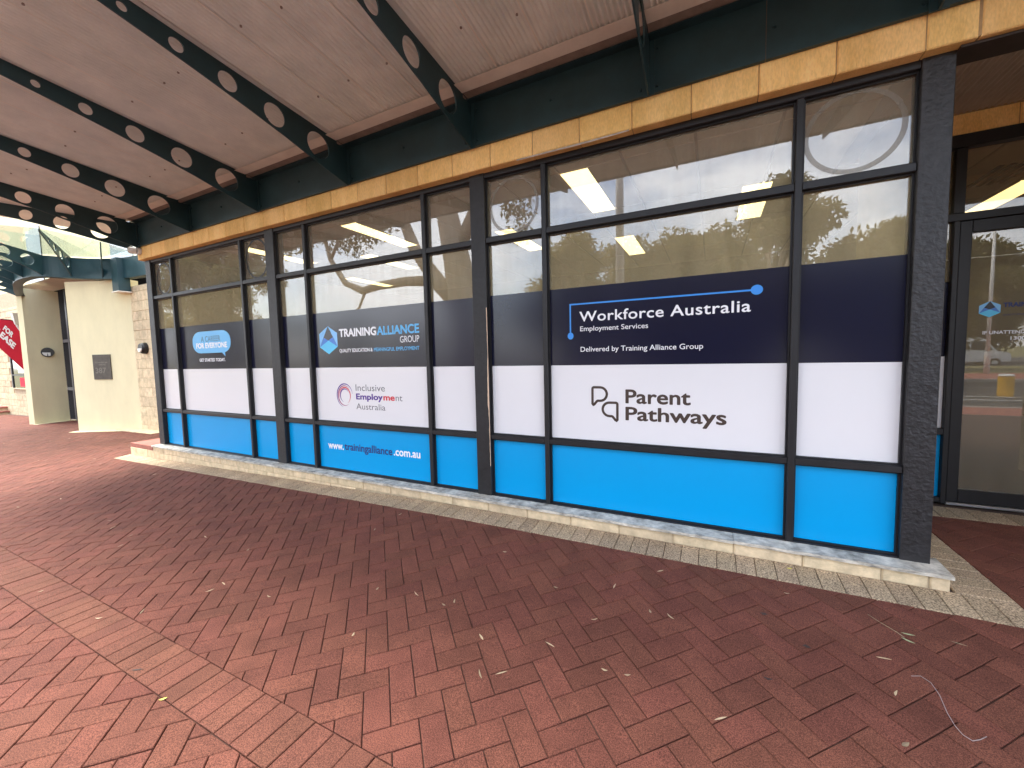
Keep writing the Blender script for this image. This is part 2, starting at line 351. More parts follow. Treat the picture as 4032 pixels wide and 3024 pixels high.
at = so_.data.attributes.new('rnd', 'FLOAT', 'FACE'); at.data.foreach_set('value', rn)
# soldier courses: tan band across the footpath, pale aggregate edging along the shop front and in the entry
def course(name, m, x0, x1, y0, y1, along, pitch):
    n = max(1, round(((x1-x0) if along == 'x' else (y1-y0))/pitch))
    for k in range(n):
        if along == 'x': a, b = x0+(x1-x0)*k/n, x0+(x1-x0)*(k+1)/n; poly = [(a, y0), (b, y0), (b, y1), (a, y1)]
        else: a, b = y0+(y1-y0)*k/n, y0+(y1-y0)*(k+1)/n; poly = [(x0, a), (x1, a), (x1, b), (x0, b)]
        if visible(poly) is None: continue
        v, f = paver_geo(poly, random.gauss(0, .0012)); mb = MB(); mb.add(v, f); mb.build(name, m, pavement)
course('band_paver', M['tan'], -24.0, 3.1, Y_TAN0, Y_TAN1, 'x', .1245)
course('edging_paver', M['agg'], -9.72, 1.655, Y_SOL, -.122, 'x', .1235)
course('edging_paver', M['agg'], 1.385, 1.655, -.122, 1.385, 'y', .1235)
course('edging_paver', M['agg'], 1.385, 3.4, 1.385, 1.70, 'x', .1235)

# ------------------------------------------------------------------ lettering
FONT = None
def text_mesh(body, bold=0., shear=0., space=1.):
    cu = bpy.data.curves.new('t', 'FONT'); cu.body = body
    if FONT: cu.font = FONT
    cu.size = 1.0; cu.resolution_u = 4; cu.shear = shear; cu.space_character = space
    ob = bpy.data.objects.new('t', cu); COL.objects.link(ob)
    dg = bpy.context.evaluated_depsgraph_get(); me = bpy.data.meshes.new_from_object(ob.evaluated_get(dg))
    v = np.array([x.co[:] for x in me.vertices]); f = [tuple(p.vertices) for p in me.polygons]
    bpy.data.objects.remove(ob); bpy.data.curves.remove(cu); bpy.data.meshes.remove(me)
    return v, f
CAPH = None
def lettering(body, x0, x1, base, cap, m, parent, y, bold=0., name='lettering', fn=None, space=1.):
    """fit body between x0..x1, baseline `base`, capital height `cap`, on plane y"""
    global CAPH
    if CAPH is None: CAPH = text_mesh('H')[0][:, 1].max()
    v, f = text_mesh(body, 0., space=space)
    bold = max(0., bold)
    sx = (x1-x0)/(v[:, 0].max()-v[:, 0].min()+2*bold); sz = cap/(CAPH+2*bold)
    X = x0+(v[:, 0]-v[:, 0].min()+bold)*sx; Z = base+(v[:, 1]+bold)*sz
    fn = fn or (lambda a, b: (a, y, b)); mb = MB()
    for k, (ox, oz) in enumerate(((0, 0), (1, .5), (-1, .5), (1, -.5), (-1, -.5), (0, 1), (0, -1)) if bold else ((0, 0),)):
        pts = [Vector(fn(a+ox*bold*sx, b+oz*bold*sz)) for a, b in zip(X, Z)]; e = (Vector((0, CAM_Y, CAM_Z))-pts[0]).normalized()*(.00005*k)
        mb.add([tuple(q+e) for q in pts], f)
    return mb.build(name, m, parent)
def plate(name, pts, y, m, parent, th=.0006):
    mb = MB(); 
    if area(pts) < 0: pts = pts[::-1]
    mb.prism(pts, lambda a, b: (a, y+th, b), lambda a, b: (a, y, b)); mb.f = [tuple(reversed(f)) for f in mb.f]
    return mb.build(name, m, parent)
def disc(cx, cz, rx, rz, n=24): return [(cx+rx*math.cos(2*math.pi*k/n), cz+rz*math.sin(2*math.pi*k/n)) for k in range(n)]
def stroke(pts, wd, closed=False):
    """quads along a 2-D polyline"""
    n = len(pts); L_ = []; R_ = []
    for i in range(n):
        a = Vector(pts[i-1] if (i or closed) else pts[0]); b = Vector(pts[i]); c = Vector(pts[(i+1) % n] if (i < n-1 or closed) else pts[-1])
        d = (c-a).normalized() if (c-a).length > 1e-9 else Vector((1, 0)); nn = Vector((-d.y, d.x))
        ww = wd[i] if hasattr(wd, '__len__') else wd
        L_.append(b+nn*ww/2); R_.append(b-nn*ww/2)
    q = [(i, (i+1) % n) for i in range(n if closed else n-1)]
    return [tuple(v) for v in L_+R_], [(n+i, n+j, j, i) for i, j in q]
def stroke_plate(name, pts, wd, y, m, parent, closed=False):
    v, f = stroke(pts, wd, closed); mb = MB(); mb.v = [(a, y, b) for a, b in v]; mb.f = f; return mb.build(name, m, parent)

# ------------------------------------------------------------------ the shop front
GY = .060
SHOP = thing('shopfront', 'long black framed shopfront of three glazed bays with navy, white and blue window films', 'shopfront', (-3.8, 0, .10))
ZB, ZBG, ZL0, ZL1, ZU0, ZU1, ZT, ZTOP = .100, .126, .690, .757, .0, .0, 3.277, 3.372
ZU0, ZU1 = 2.655, 2.728
Z_NAVY, Z_WHITE = 2.155, 1.447
posts = [(-8.865, -8.694), (-5.504, -5.319), (-2.188, -2.023), (1.151, 1.305)]
bays = [(-8.694, -8.054, -6.111, -5.504), (-5.319, -4.721, -2.792, -2.188), (-2.023, -1.404, .530, 1.151)]
for i, (a, b) in enumerate(posts):
    mb = MB(); mb.cbox(a, b, -.008, .14, ZB, ZTOP, .004)
    o = mb.build('post', M['blister' if i == 3 else 'post'], SHOP)
    if i == 3: o['label'] = 'broad end post with bubbled and chipped black paint'
# flaked paint along one post edge
pk = MB(); zz = .42; prev = None
while zz < 2.06:
    wd_ = .004+.011*abs(math.sin(zz*3.1+1.2))**2*(1 if 1.0 < zz < 1.7 else .45)+random.random()*.004
    if prev: pk.add([(-2.0225, -.0088, prev[0]), (-2.0225, -.0088, zz), (-2.0225-wd_, -.0088, zz), (-2.0225-prev[1], -.0088, prev[0])], [(0, 1, 2, 3)])
    prev = (zz, wd_); zz += .025+random.random()*.03
o = pk.build('peeled_paint_edge', M['peel'], SHOP); o['label'] = 'bare pale strip where the paint has peeled'
HW = .0225
def rail(name, x0, x1, z0, z1, bead=True):
    mb = MB(); mb.cbox(x0, x1, .003, .12, z0, z1, .004)
    return mb.build(name, M['frame'], SHOP)
def bead_frame(x0, x1, z0, z1):
    b = .011; mb = MB(); y0, y1 = .034, .0555
    mb.box(x0, x1, y0, y1, z0, z0+b); mb.box(x0, x1, y0, y1, z1-b, z1); mb.box(x0, x0+b, y0, y1, z0+b, z1-b); mb.box(x1-b, x1, y0, y1, z0+b, z1-b)
    mb.build('glazing_bead', M['frame'], SHOP)
panes = {}
for bi, (xa, xb, xc, xd) in enumerate(bays):
    rail('head_rail', xa+.0005, xd-.0005, ZT+.010, ZTOP-.002); rail('bottom_rail', xa+.0005, xd-.0005, ZB+.002, ZBG-.008)
    for xm in (xb, xc):
        mb = MB(); mb.cbox(xm-HW, xm+HW, 0, .118, ZBG-.0075, ZT+.0095, .004); mb.build('mullion', M['frame'], SHOP)
    cols = [(xa, xb-HW), (xb+HW, xc-HW), (xc+HW, xd)]
    for ci, (x0, x1) in enumerate(cols):
        rail('transom', x0+.0005, x1-.0005, ZU0+.010, ZU1-.010); rail('transom', x0+.0005, x1-.0005, ZL0+.010, ZL1-.010)
        for ri, (z0, z1) in enumerate(((ZBG-.008, ZL0+.010), (ZL1-.010, ZU0+.010), (ZU1-.010, ZT+.010))):
            bead_frame(x0+.001, x1-.001, z0+.0005, z1-.0005)
            mb = MB(); g0, g1 = x0+.004, x1-.004; mb.box(g0, g1, GY, GY+.006, z0+.002, z1-.002)
            p = mb.build('glass_pane', M['glass_mid' if ri == 1 else 'glass'], SHOP); panes[bi, ci, ri] = p
            def film(nm, za, zb, m, lb):
                f_ = MB(); f_.box(g0, g1, GY-.0016, GY-.0004, za, zb); o = f_.build(nm, m, p); o['label'] = lb
            if ri == 0: film('blue_film', z0+.002, z1-.002, M['blue'], 'bright blue window film')
            if ri == 1:
                film('white_film', z0+.002, Z_WHITE-.0005, M['white'], 'plain white window film'); film('navy_film', Z_WHITE+.0005, Z_NAVY, M['navy'], 'glossy navy window film')
def ring(bi, ci, cx, cz, rx, rz, wd_, m, lb):
    pts = disc(cx, cz, rx, rz, 40); o = stroke_plate('ring_decal', pts, wd_, GY-.002, m, panes[bi, ci, 2], True); o['label'] = lb
ring(0, 0, -8.405, 2.998, .225, .255, .026, M['darkring'], 'thin black ring')
ring(0, 2, -5.800, 3.005, .245, .268, .026, M['darkring'], 'thin black ring')
ring(2, 0, -1.735, 2.998, .250, .255, .030, M['frost'], 'frosted ring')
ring(2, 2, .838, 3.010, .265, .258, .032, M['frost'], 'frosted ring')
TY = GY-.0022
# -- Workforce Australia pane
p = panes[2, 1, 1]
lettering('Workforce Australia', -1.089, .259, 1.843, .090, M['tx_white'], p, TY, .012, space=1.06)
lettering('Employment Services', -1.083, -.490, 1.757, .043, M['tx_white'], p, TY, .004)
lettering('Delivered by Training Alliance Group', -1.081, -.067, 1.570, .044, M['tx_white'], p, TY, .004)
stroke_plate('logo_line', [(-1.176, 1.735), (-1.176, 2.0035)], .0135, TY, M['tx_line'], p)
stroke_plate('logo_line', [(-1.1827, 2.0035), (.28, 2.0035)], .0135, TY-.0002, M['tx_line'], p)
plate('logo_dot', disc(.295, 2.004, .040, .037), TY-.0005, M['tx_line'], p); plate('logo_dot', disc(-1.175, 1.717, .028, .032), TY-.0005, M['tx_line'], p)
lettering('Parent', -.680, -.154, 1.107, .124, M['tx_brown'], p, TY, .022)
lettering('Pathways', -.680, .107, .957, .120, M['tx_brown'], p, TY, .022)
def bubble(flip):
    pts = []
    def arc(cx, cz, r, a0, a1, n=7):
        for k in range(n+1):
            t = R(a0+(a1-a0)*k/n); pts.append((cx+r*math.cos(t), cz+r*math.sin(t)))
    arc(.018, .155, .014, 180, 90, 4); arc(.074, .108, .061, 90, -90, 12); pts.append((.052, .047)); pts.append((.046, .044)); pts.append((.020, .012)); pts.append((.010, .006)); pts.append((.004, .014))
    return [(.148-a, b) for a, b in pts] if flip else pts
stroke_plate('logo_bubble', [(-.978+a, 1.076+b) for a, b in bubble(False)], .0225, TY, M['tx_brown'], p, True)
stroke_plate('logo_bubble', [(-.894+a, .940+b) for a, b in bubble(True)], .0225, TY-.0002, M['tx_brown'], p, True)
# -- Training Alliance Group pane
p = panes[1, 1, 1]
def hexlogo(parent, X, Z, y, fn=None):       # X,Z map unit hexagon (0..1) to the plane
    P = {'t': (.5, 1), 'b': (.5, 0), 'lu': (0, .74), 'll': (0, .26), 'ru': (1, .74), 'rl': (1, .26), 'c': (.5, .49), 'ia': (.245, .60), 'ib': (.755, .60)}
    def poly(nm, ks, m, k):
        mb = MB(); q = [P[a] for a in ks]
        if area([(X(a), Z(b)) for a, b in q]) < 0: q = q[::-1]
        mb.v = [(X(a), y-k*.0002, Z(b)) for a, b in q]; mb.f = [tuple(range(len(q)))]; mb.build(nm, m, parent)
    poly('logo_facet', ('lu', 't', 'll'), M['tx_ice'], 0); poly('logo_facet', ('t', 'ru', 'rl'), M['tx_ice'], 0)
    poly('logo_facet', ('t', 'ia', 'c', 'ib'), M['navy'], 0)
    poly('logo_facet', ('ia', 'll', 'c'), M['tx_mid'], 0); poly('logo_facet', ('ib', 'c', 'rl'), M['tx_mid'], 0); poly('logo_facet', ('ll', 'b', 'rl', 'c'), M['tx_sky'], 0)
hexlogo(p, lambda a: -4.586+a*.330, lambda b: 1.620+b*.359, TY)
lettering('TRAINING', -4.220, -3.588, 1.830, .102, M['tx_white'], p, TY, .035)
lettering('ALLIANCE', -3.578, -2.942, 1.828, .104, M['tx_blue'], p, TY, .030)
lettering('GROUP', -3.224, -2.943, 1.729, .073, M['tx_white'], p, TY, -.004)
lettering('QUALITY EDUCATION &', -4.226, -3.660, 1.638, .044, M['tx_white'], p, TY, .022)
lettering('MEANINGFUL EMPLOYMENT', -3.638, -2.948, 1.638, .043, M['tx_blue'], p, TY, .014)
for k, (r0, a0, a1, m) in enumerate(((1, 10, 255, 'tx_purple'), (.84, 40, 300, 'tx_plum'), (.70, -60, 200, 'tx_red'), (.57, 30, 250, 'tx_purple'))):
    n = 30; pts = [(-4.172+.140*r0*math.cos(R(a0+(a1-a0)*i/n)), 1.090+.150*r0*math.sin(R(a0+(a1-a0)*i/n))) for i in range(n+1)]
    stroke_plate('logo_swirl', pts, [.002+.015*math.sin(math.pi*i/n) for i in range(n+1)], TY-.0002*k, M[m], p)
lettering('Inclusive', -3.976, -3.492, 1.156, .080, M['tx_grey'], p, TY, -.010)
lettering('Employ', -3.976, -3.532, 1.047, .076, M['tx_purple'], p, TY, .034)
lettering('me', -3.522, -3.342, 1.047, .076, M['tx_red'], p, TY, .034)
lettering('nt', -3.328, -3.226, 1.047, .076, M['tx_grey'], p, TY, -.010)
lettering('Australia', -3.979, -3.496, .925, .074, M['tx_grey'], p, TY, -.010)
p = panes[1, 1, 0]
lettering('www.', -4.530, -4.244, .382, .098, M['tx_white'], p, TY, .026)
lettering('trainingalliance', -4.226, -3.416, .386, .098, M['tx_navy'], p, TY, .026)
lettering('.com.au', -3.396, -2.993, .390, .098, M['tx_white'], p, TY, .026)
# -- A career for everyone pane
p = panes[0, 1, 1]
def rrect(x0, x1, z0, z1, rx, rz, n=6):
    o = []
    for cx, cz, a in ((x1-rx, z1-rz, 0), (x0+rx, z1-rz, 90), (x0+rx, z0+rz, 180), (x1-rx, z0+rz, 270)):
        for k in range(n+1): t = R(a+90*k/n); o.append((cx+rx*math.cos(t), cz+rz*math.sin(t)))
    return o
plate('speech_bubble', rrect(-7.658, -6.585, 1.700, 2.046, .22, .15), TY, M['tx_blue'], p)
plate('speech_bubble_tail', [(-6.84, 1.705), (-6.745, 1.640), (-6.755, 1.705)], TY, M['tx_blue'], p)
lettering('A CAREER', -7.400, -6.856, 1.882, .086, M['tx_teal'], p, TY-.0008, -.004)
lettering('FOR EVERYONE', -7.556, -6.682, 1.777, .087, M['tx_white'], p, TY-.0008, .035)
lettering('GET STARTED TODAY.', -7.488, -6.758, 1.564, .051, M['tx_white'], p, TY, .024)
# -- sill, plinth stones, lintel stones
def stones(name, xs_, y0, y1, z0, z1, m, parent, gap=.005, jit=.003):
    for a, b in zip(xs_[:-1], xs_[1:]):
        mb = MB(); mb.cbox(a+gap, b-gap, y0+random.uniform(-jit, jit), y1, z0, z1, .007); mb.build(name, m, parent)
xsill = [-8.86, -6.98, -5.04, -1.985, .16, 1.372]
for a, b in zip(xsill[:-1], xsill[1:]):
    mb = MB(); n = max(4, int((b-a)/.05))
    for i in range(n):
        xa_, xb_ = a+.001+(b-a-.002)*i/n, a+.001+(b-a-.002)*(i+1)/n
        if i == 0: ja = random.uniform(-.003, .003)
        jb = random.uniform(-.003, .003)
        v = [(xa_, -.142+ja, .083), (xb_, -.142+jb, .083), (xb_, -.142+jb, .106+jb*.6), (xa_, -.142+ja, .106+ja*.6), (xa_, .10, .113), (xb_, .10, .113), (xb_, .10, .083), (xa_, .10, .083)]
        fs = [(0, 1, 2, 3), (3, 2, 5, 4), (0, 7, 6, 1)]
        if i == 0: fs.append((0, 3, 4, 7))
        if i == n-1: fs.append((1, 6, 5, 2))
        mb.add(v, fs); ja = jb
    mb.build('sill_slab', M['sill'], SHOP)
pl = [1.366, 1.264, 1.028]+[.595-.433*k for k in range(0, 22)]
pl = sorted(x for x in pl if x > -8.80)+[]; pl = [-8.86]+pl
stones('plinth_stone', pl, -.118, .05, -.012, .0825, M['lime_pale'], SHOP, .004)
low = [-9.705, -9.50]+[-9.07+.433*k for k in range(0, 13)]
for a, b in zip(low[:-1], low[1:]):
    zt = -.0165 if a >= -8.95 else .012
    zb = G((a+b)/2, -.13)-.03
    if zb < zt-.02:
        mb = MB(); mb.cbox(a+.004, b-.004, -.122+random.uniform(-.003, .003), .05, zb, zt, .007); mb.build('plinth_stone', M['lime_pale'], SHOP)
mb = MB(); mb.box(-8.84, 1.355, -.108, .06, -.25, .0815); mb.build('plinth_core', M['mortar_pale'], SHOP)
mb = MB(); mb.box(-9.70, -8.87, -.119, 1.45, .0135, .088); mb.box(-9.695, -8.87, -.105, 1.45, -.3, .0135)
o = mb.build('brick_step', M['brickpath'], SHOP); o['label'] = 'low red brick step at the end of the plinth'
li = [-8.885]+[-8.40+.4335*k for k in range(0, 23)]
li = [x for x in li if x < 1.2]+[1.365]
stones('lintel_stone', li, -.092, .16, 3.335, 3.60, M['lime'], SHOP, .0035, .002)
stones('lintel_stone', [1.372, 1.80, 2.235, 2.67, 3.10, 3.54], -.088, .16, 3.335, 3.60, M['lime'], SHOP, .0035, .002)
mb = MB(); mb.box(-8.87, 3.6, -.083, .15, 3.342, 3.596); mb.build('lintel_core', M['mortar'], SHOP)
mb = MB(); mb.box(1.306, 3.6, -.05, .155, 3.318, 3.334); mb.box(-8.86, 3.6, -.06, .155, 3.6005, 7.4); mb.build('plate_and_blocking_wall', M['underside'], SHOP)  # lintel plate; unseen wall box above it added to block sky light
# flashing strip sagging out of the head
mb = MB(); mb.add([(-1.62, -.094, 3.333), (-.95, -.094, 3.331), (-.62, -.094, 3.334), (-.62, -.088, 3.326), (-.95, -.088, 3.318), (-1.62, -.088, 3.324)], [(0, 1, 4, 5), (1, 2, 3, 4)])
mb.build('loose_flashing', M['sill'], SHOP)

# ------------------------------------------------------------------ canopy over the footpath
CAN = thing('street_canopy', 'footpath canopy of dark perforated steel beams under pinkish corrugated soffit', 'canopy', (-3.8, -.12, 3.5))
Y_EDGE = -2.58
def ztop(y): return 3.955+.095*(-y-.285)
bot = [(.13, 3.517), (.50, 3.612), (.85, 3.713), (1.2, 3.798), (1.55, 3.874), (1.9, 3.945), (2.3, 4.018), (2.45, 4.05), (2.60, 4.09)]
holes = [(.500, 3.795, .130), (.965, 3.866, .102), (1.370, 3.935, .078), (1.735, 3.995, .051), (2.050, 4.046, .031)]
def beam_mesh():
    """web plate in the s-z plane (s = distance out from the wall) with round holes, 10 mm thick, built from strips"""
    tp = [(.13, 3.915), (.262, 3.918), (.2625, 3.957), (2.60, ztop(-2.60))]
    def zb(s):
        for (a, za), (b, zb_) in zip(bot[:-1], bot[1:]):
            if a <= s <= b: return za+(zb_-za)*(s-a)/(b-a)
        return bot[-1][1]
    def zt(s): return 3.9165 if s < .2622 else ztop(-s)
    mb = MB(); T = .006
    cuts = [.13, .262, .2625]; 
    segs = []
    cur = .13
    for hs, hz, hr in holes:
        segs.append((cur, hs-hr-.012, None)); segs.append((hs-hr-.012, hs+hr+.012, (hs, hz, hr))); cur = hs+hr+.012
    segs.append((cur, 2.60, None))
    def strip(a, b, f0, f1):
        v = [(-T, -a, f0(a)), (-T, -b, f0(b)), (-T, -b, f1(b)), (-T, -a, f1(a)), (T, -a, f0(a)), (T, -b, f0(b)), (T, -b, f1(b)), (T, -a, f1(a))]
        mb.add(v, [(0, 1, 2, 3), (7, 6, 5, 4), (0, 4, 5, 1), (3, 2, 6, 7)])
    for s0, s1, h in segs:
        ks = {s0, s1, *[k for k in (.262, .2625) if s0 < k < s1], *[b_[0] for b_ in bot if s0 < b_[0] < s1]}
        if h:
            hs, hz, hr = h; n = 20; ks |= {hs-hr*math.cos(math.pi*k/n) for k in range(n+1)}
            hh = lambda s_: math.sqrt(max(0., hr*hr-(s_-hs)**2))
        ks = sorted(ks)
        for a, b in zip(ks[:-1], ks[1:]):
            if h and hs-hr-1e-9 <= a and b <= hs+hr+1e-9: strip(a, b, zb, lambda q: hz-hh(q)); strip(a, b, lambda q: hz+hh(q), zt)
            else: strip(a, b, zb, zt)
    mb.add([(-T, -2.60, zb(2.60)), (T, -2.60, zb(2.60)), (T, -2.60, zt(2.60)), (-T, -2.60, zt(2.60)), (-T, -.13, zb(.13)), (T, -.13, zb(.13)), (T, -.13, zt(.13)), (-T, -.13, zt(.13))], [(0, 1, 2, 3), (7, 6, 5, 4)])
    mb.box(-.045, .045, -.138, -.128, 3.52, 3.915)          # end plate on the wall beam
    return mb
BX = [-8.745, -7.070, -5.395, -3.727, -2.075, -.463, 1.17, 2.82, 4.47, 6.12]
bm = beam_mesh(); bme = bpy.data.meshes.new('beam'); bme.from_pydata(bm.v, [], bm.f); bme.update(); bme.materials.append(M['steel'])
for x in BX:
    o = bpy.data.objects.new('beam', bme); COL.objects.link(o); o.parent = CAN; o.location = Vector((x, 0, 0))-WO[CAN.name]
eb = bpy.data.objects.new('end_beam', bme); COL.objects.link(eb); eb.parent = CAN; eb.location = Vector((-8.92, -.02, 0.01))-WO[CAN.name]
EA = math.atan2(-.80, -.60)          # plan direction of the end beam
eb.rotation_euler = (0, 0, EA+math.pi/2)
mb = MB(); mb.box(-8.80, .302, -.126, -.095, 3.537, 3.925); mb.box(-8.80, .302, -.20, -.095, 3.9255, 3.934); o = mb.build('wall_beam', M['steel'], CAN)
mb = MB(); mb.box(.306, 7.2, -.126, -.095, 3.537, 3.925); mb.box(.306, 7.2, -.20, -.095, 3.9255, 3.934); mb.build('wall_beam', M['steel'], CAN)
mb = MB(); mb.box(.3025, .3055, -.1255, -.10, 3.54, 3.92); mb.build('rust_seam', mk('rust streak', (.12, .06, .03), .8, .3, 12), CAN)
bolt = MB()
bolt.tube([(0, 0, 0), (0, -.012, 0)], .013, 6); bolt.tube([(0, -.012, 0), (0, -.018, 0)], .008, 6)
bo = bpy.data.meshes.new('bolt'); bo.from_pydata(bolt.v, [], bolt.f); bo.materials.append(M['steel'])
def bolt_at(x, z, y=-.126):
    o = bpy.data.objects.new('bolt', bo); COL.objects.link(o); o.parent = CAN; o.location = Vector((x, y, z))-WO[CAN.name]
for x in BX[:-1]:
    for dx, z in ((-.062, 3.585), (.062, 3.585), (.062, 3.86), (-.062, 3.86)): bolt_at(x+dx, z)
for a, b in zip(BX[:-2], BX[1:-1]): bolt_at((a+b)/2, 3.735)
# corrugated soffit sheets between the beams
def soffit(x0, x1, ya, yb, zf, parent, name='soffit_sheet', pitch=.040, amp=.012, cutline=None, m='soffit'):
    n = int((x1-x0)/pitch*6); yy = [ya+(yb-ya)*k/4 for k in range(5)]; mb = MB()
    for y in yy:
        for i in range(n+1):
            x = x0+(x1-x0)*i/n; y_ = y
            if cutline: y_ = min(ya, max(y, cutline(x)))if y != ya else ya
            mb.v.append((x, y_, zf(y_)+amp*math.sin(2*math.pi*x/pitch)))
    m_ = n+1; mb.f = [(j*m_+i, j*m_+i+1, (j+1)*m_+i+1, (j+1)*m_+i) for j in range(4) for i in range(n)]
    return mb.build(name, M[m], parent, True)
for a, b in zip(BX[:-1], BX[1:]):
    soffit(a+.05, b-.0075, -.33, Y_EDGE, lambda y: ztop(y)+.006, CAN)
    mb = MB(); mb.box(a+.0065, a+.055, Y_EDGE, -.30, 0, .002); mb.v = [(x, y, z+ztop(y)+.001) for x, y, z in mb.v]; mb.build('soffit_edge_strip', M['soffit'], CAN)
    mb = MB(); mb.box(a+.0065, b-.0065, -.405, -.275, 0, .003); mb.v = [(x, y, z+ztop(-.30)-.012) for x, y, z in mb.v]; mb.build('soffit_trim', M['trim'], CAN)
    mb = MB(); mb.box(a+.0065, b-.0065, -.275, -.10, 0, .004); mb.v = [(x, y, z+3.942+(-.1-y)*.06) for x, y, z in mb.v]; mb.build('closing_board', M['board'], CAN)
scr = MB(); scr.tube([(0, 0, .004), (0, 0, -.006)], .009, 6); scm = bpy.data.meshes.new('screw'); scm.from_pydata(scr.v, [], scr.f); scm.materials.append(M['board'])
for a, b in zip(BX[:-2], BX[1:-1]):
    for fx in (.27, .52, .78):
        mb = MB(); xl = a+(b-a)*fx; mb.box(xl-.004, xl+.004, Y_EDGE+.02, -.34, -.0045, -.0025); mb.v = [(x, y, z+ztop(y)) for x, y, z in mb.v]; mb.build('sheet_lap', M['trim'], CAN)
        for yl in (-.78, -1.55, -2.35):
            o = bpy.data.objects.new('screw', scm); COL.objects.link(o); o.parent = CAN; o.location = Vector((xl+random.uniform(-.09, .09), yl+random.uniform(-.05, .05), 0)); o.location.z = ztop(o.location.y)-.006; o.location -= WO[CAN.name]
def EP(d, o=0., dz=0.): return (-8.92-.60*d-.80*o, -.02-.80*d+.60*o, ztop(-d)+dz)
mb = MB(); mb.add([(-8.755, -.14, 3.962), (-8.755, Y_EDGE, ztop(Y_EDGE)+.006), (-10.48, Y_EDGE, ztop(Y_EDGE)+.006), EP(2.60, 0, .012), EP(.28, 0, .012)], [(4, 3, 1, 0), (3, 2, 1)])
mb.add([EP(.28, 0, .012), EP(2.60, 0, .012), EP(2.60, 1.1, .03), EP(.28, 1.1, .03)], [(0, 1, 2, 3)])
mb.build('soffit_sheet', M['soffit'], CAN)
mb = MB(); mb.box(-10.9, 12, Y_EDGE-.025, Y_EDGE-.005, 4.178, 4.31); mb.box(-10.9, 12, Y_EDGE-.14, Y_EDGE-.025, 4.20, 4.206); mb.box(-10.9, 12, Y_EDGE-.15, Y_EDGE-.14, 4.20, 4.31)
mb.build('gutter', M['steel'], CAN)
mb = MB(); mb.add([(-10.9, Y_EDGE, 4.315), (12, Y_EDGE, 4.315), (12, -.05, 4.20), (-8.9, -.05, 4.20)], [(0, 1, 2, 3)]); mb.build('blocking_roof_sheet', M['trim'], CAN)  # unseen roof added over the soffit to keep sky light out
# white sensor light at the lintel corner
t = thing('security_light', 'small white cylindrical security light on the corner of the stone lintel', 'light', (-8.80, -.095, 3.47))
mb = MB(); mb.tube([(-8.78, -.095, 3.47), (-8.78, -.135, 3.47)], .068, 16); mb.build('base', M['whiteplastic'], t, False)
mb = MB(); mb.tube([(-8.78, -.135, 3.47), (-8.80, -.17, 3.472), (-8.835, -.205, 3.475)], [.050, .055, .055], 16); mb.build('housing', M['whiteplastic'], t, False)
mb = MB(); mb.tube([(-8.835, -.205, 3.475), (-8.846, -.216, 3.476)], [.047, .045], 16); mb.build('lens', M['lampglass'], t)

# ------------------------------------------------------------------ interior seen through the glass
def sbox(name, m, *a):
    mb = MB(); mb.box(*a); return lab(mb.build(name, m), kind='structure')
sbox('interior_floor', M['carpet'], -8.85, 1.30, .15, 9.0, -.2, .015); sbox('interior_floor', M['carpet'], 1.30, 9, 1.845, 9.0, -.2, .014)
ceil = sbox('interior_ceiling', M['cgrid'], -8.85, 1.30, .165, 9.0, 3.462, 3.60); sbox('interior_ceiling', M['cgrid'], 1.30, 9, 1.94, 9.0, 3.463, 3.60)
sbox('interior_wall', M['plaster'], -8.85, 9, 9.0, 9.2, 0, 3.462)
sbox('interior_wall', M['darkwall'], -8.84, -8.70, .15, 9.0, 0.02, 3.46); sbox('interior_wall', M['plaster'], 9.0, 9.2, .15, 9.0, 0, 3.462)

lights = [(-1.31, .64), (-4.60, .64), (-7.05, .62), (.44, 2.0), (-2.85, 2.0), (-5.7, 2.0), (-1.31, 3.3), (3.33, 3.45), (3.33, 6.2), (-7.6, 3.3)]
px, py = .655, 1.315
def in_light(x0, x1, y0, y1): return any(x0 < lx+.15 and x1 > lx-.15 and y0 < ly+1.31 and y1 > ly for lx, ly in lights)
tp_ = MB(); tp_.box(0, px-.028, 0, py-.028, 0, .012); tme = bpy.data.meshes.new('ceiling_tile'); tme.from_pydata(tp_.v, [], tp_.f); tme.materials.append(M['ctile'])
for i in range(-12, 10):
    for j in range(-1, 4):
        x0, y0 = -1.465+i*px, .62+j*py
        if x0 < -8.7 or x0+px > 8.9 or (x0+px > 1.29 and j < 1): continue
        if j == -1:
            y0 = .20; mb = MB(); mb.box(x0+.014, x0+px-.014, y0, .606, 3.450, 3.4615); mb.build('ceiling_tile', M['ctile'], ceil); continue
        o = bpy.data.objects.new('ceiling_tile', tme); COL.objects.link(o); o.parent = ceil; o.location = (x0+.014, y0+.014, 3.4495)
for i, (lx, ly) in enumerate(lights):
    where = {0: 'above the middle of the bay with the broadest lettering', 1: 'above the bay with the hexagon logo', 2: 'behind the bay with the speech bubble', 3: 'second row behind the end bay', 7: 'inside the entrance door'}.get(i)
    t = thing('ceiling_light', 'long warm lit ceiling panel '+where if where else 'long warm lit ceiling panel deeper inside the office', 'ceiling light', (lx, ly, 3.44), 'lit ceiling panels in the office')
    mb = MB(); mb.box(lx-.148, lx+.148, ly+.004, ly+1.306, 3.442, 3.4485); mb.build('diffuser', M['panel'], t)
    mb = MB()
    for b_ in ((lx-.156, lx-.1485, ly-.004, ly+1.314), (lx+.1485, lx+.156, ly-.004, ly+1.314)): mb.box(b_[0], b_[1], b_[2], b_[3], 3.438, 3.449)
    mb.build('frame', M['ctile'], t)

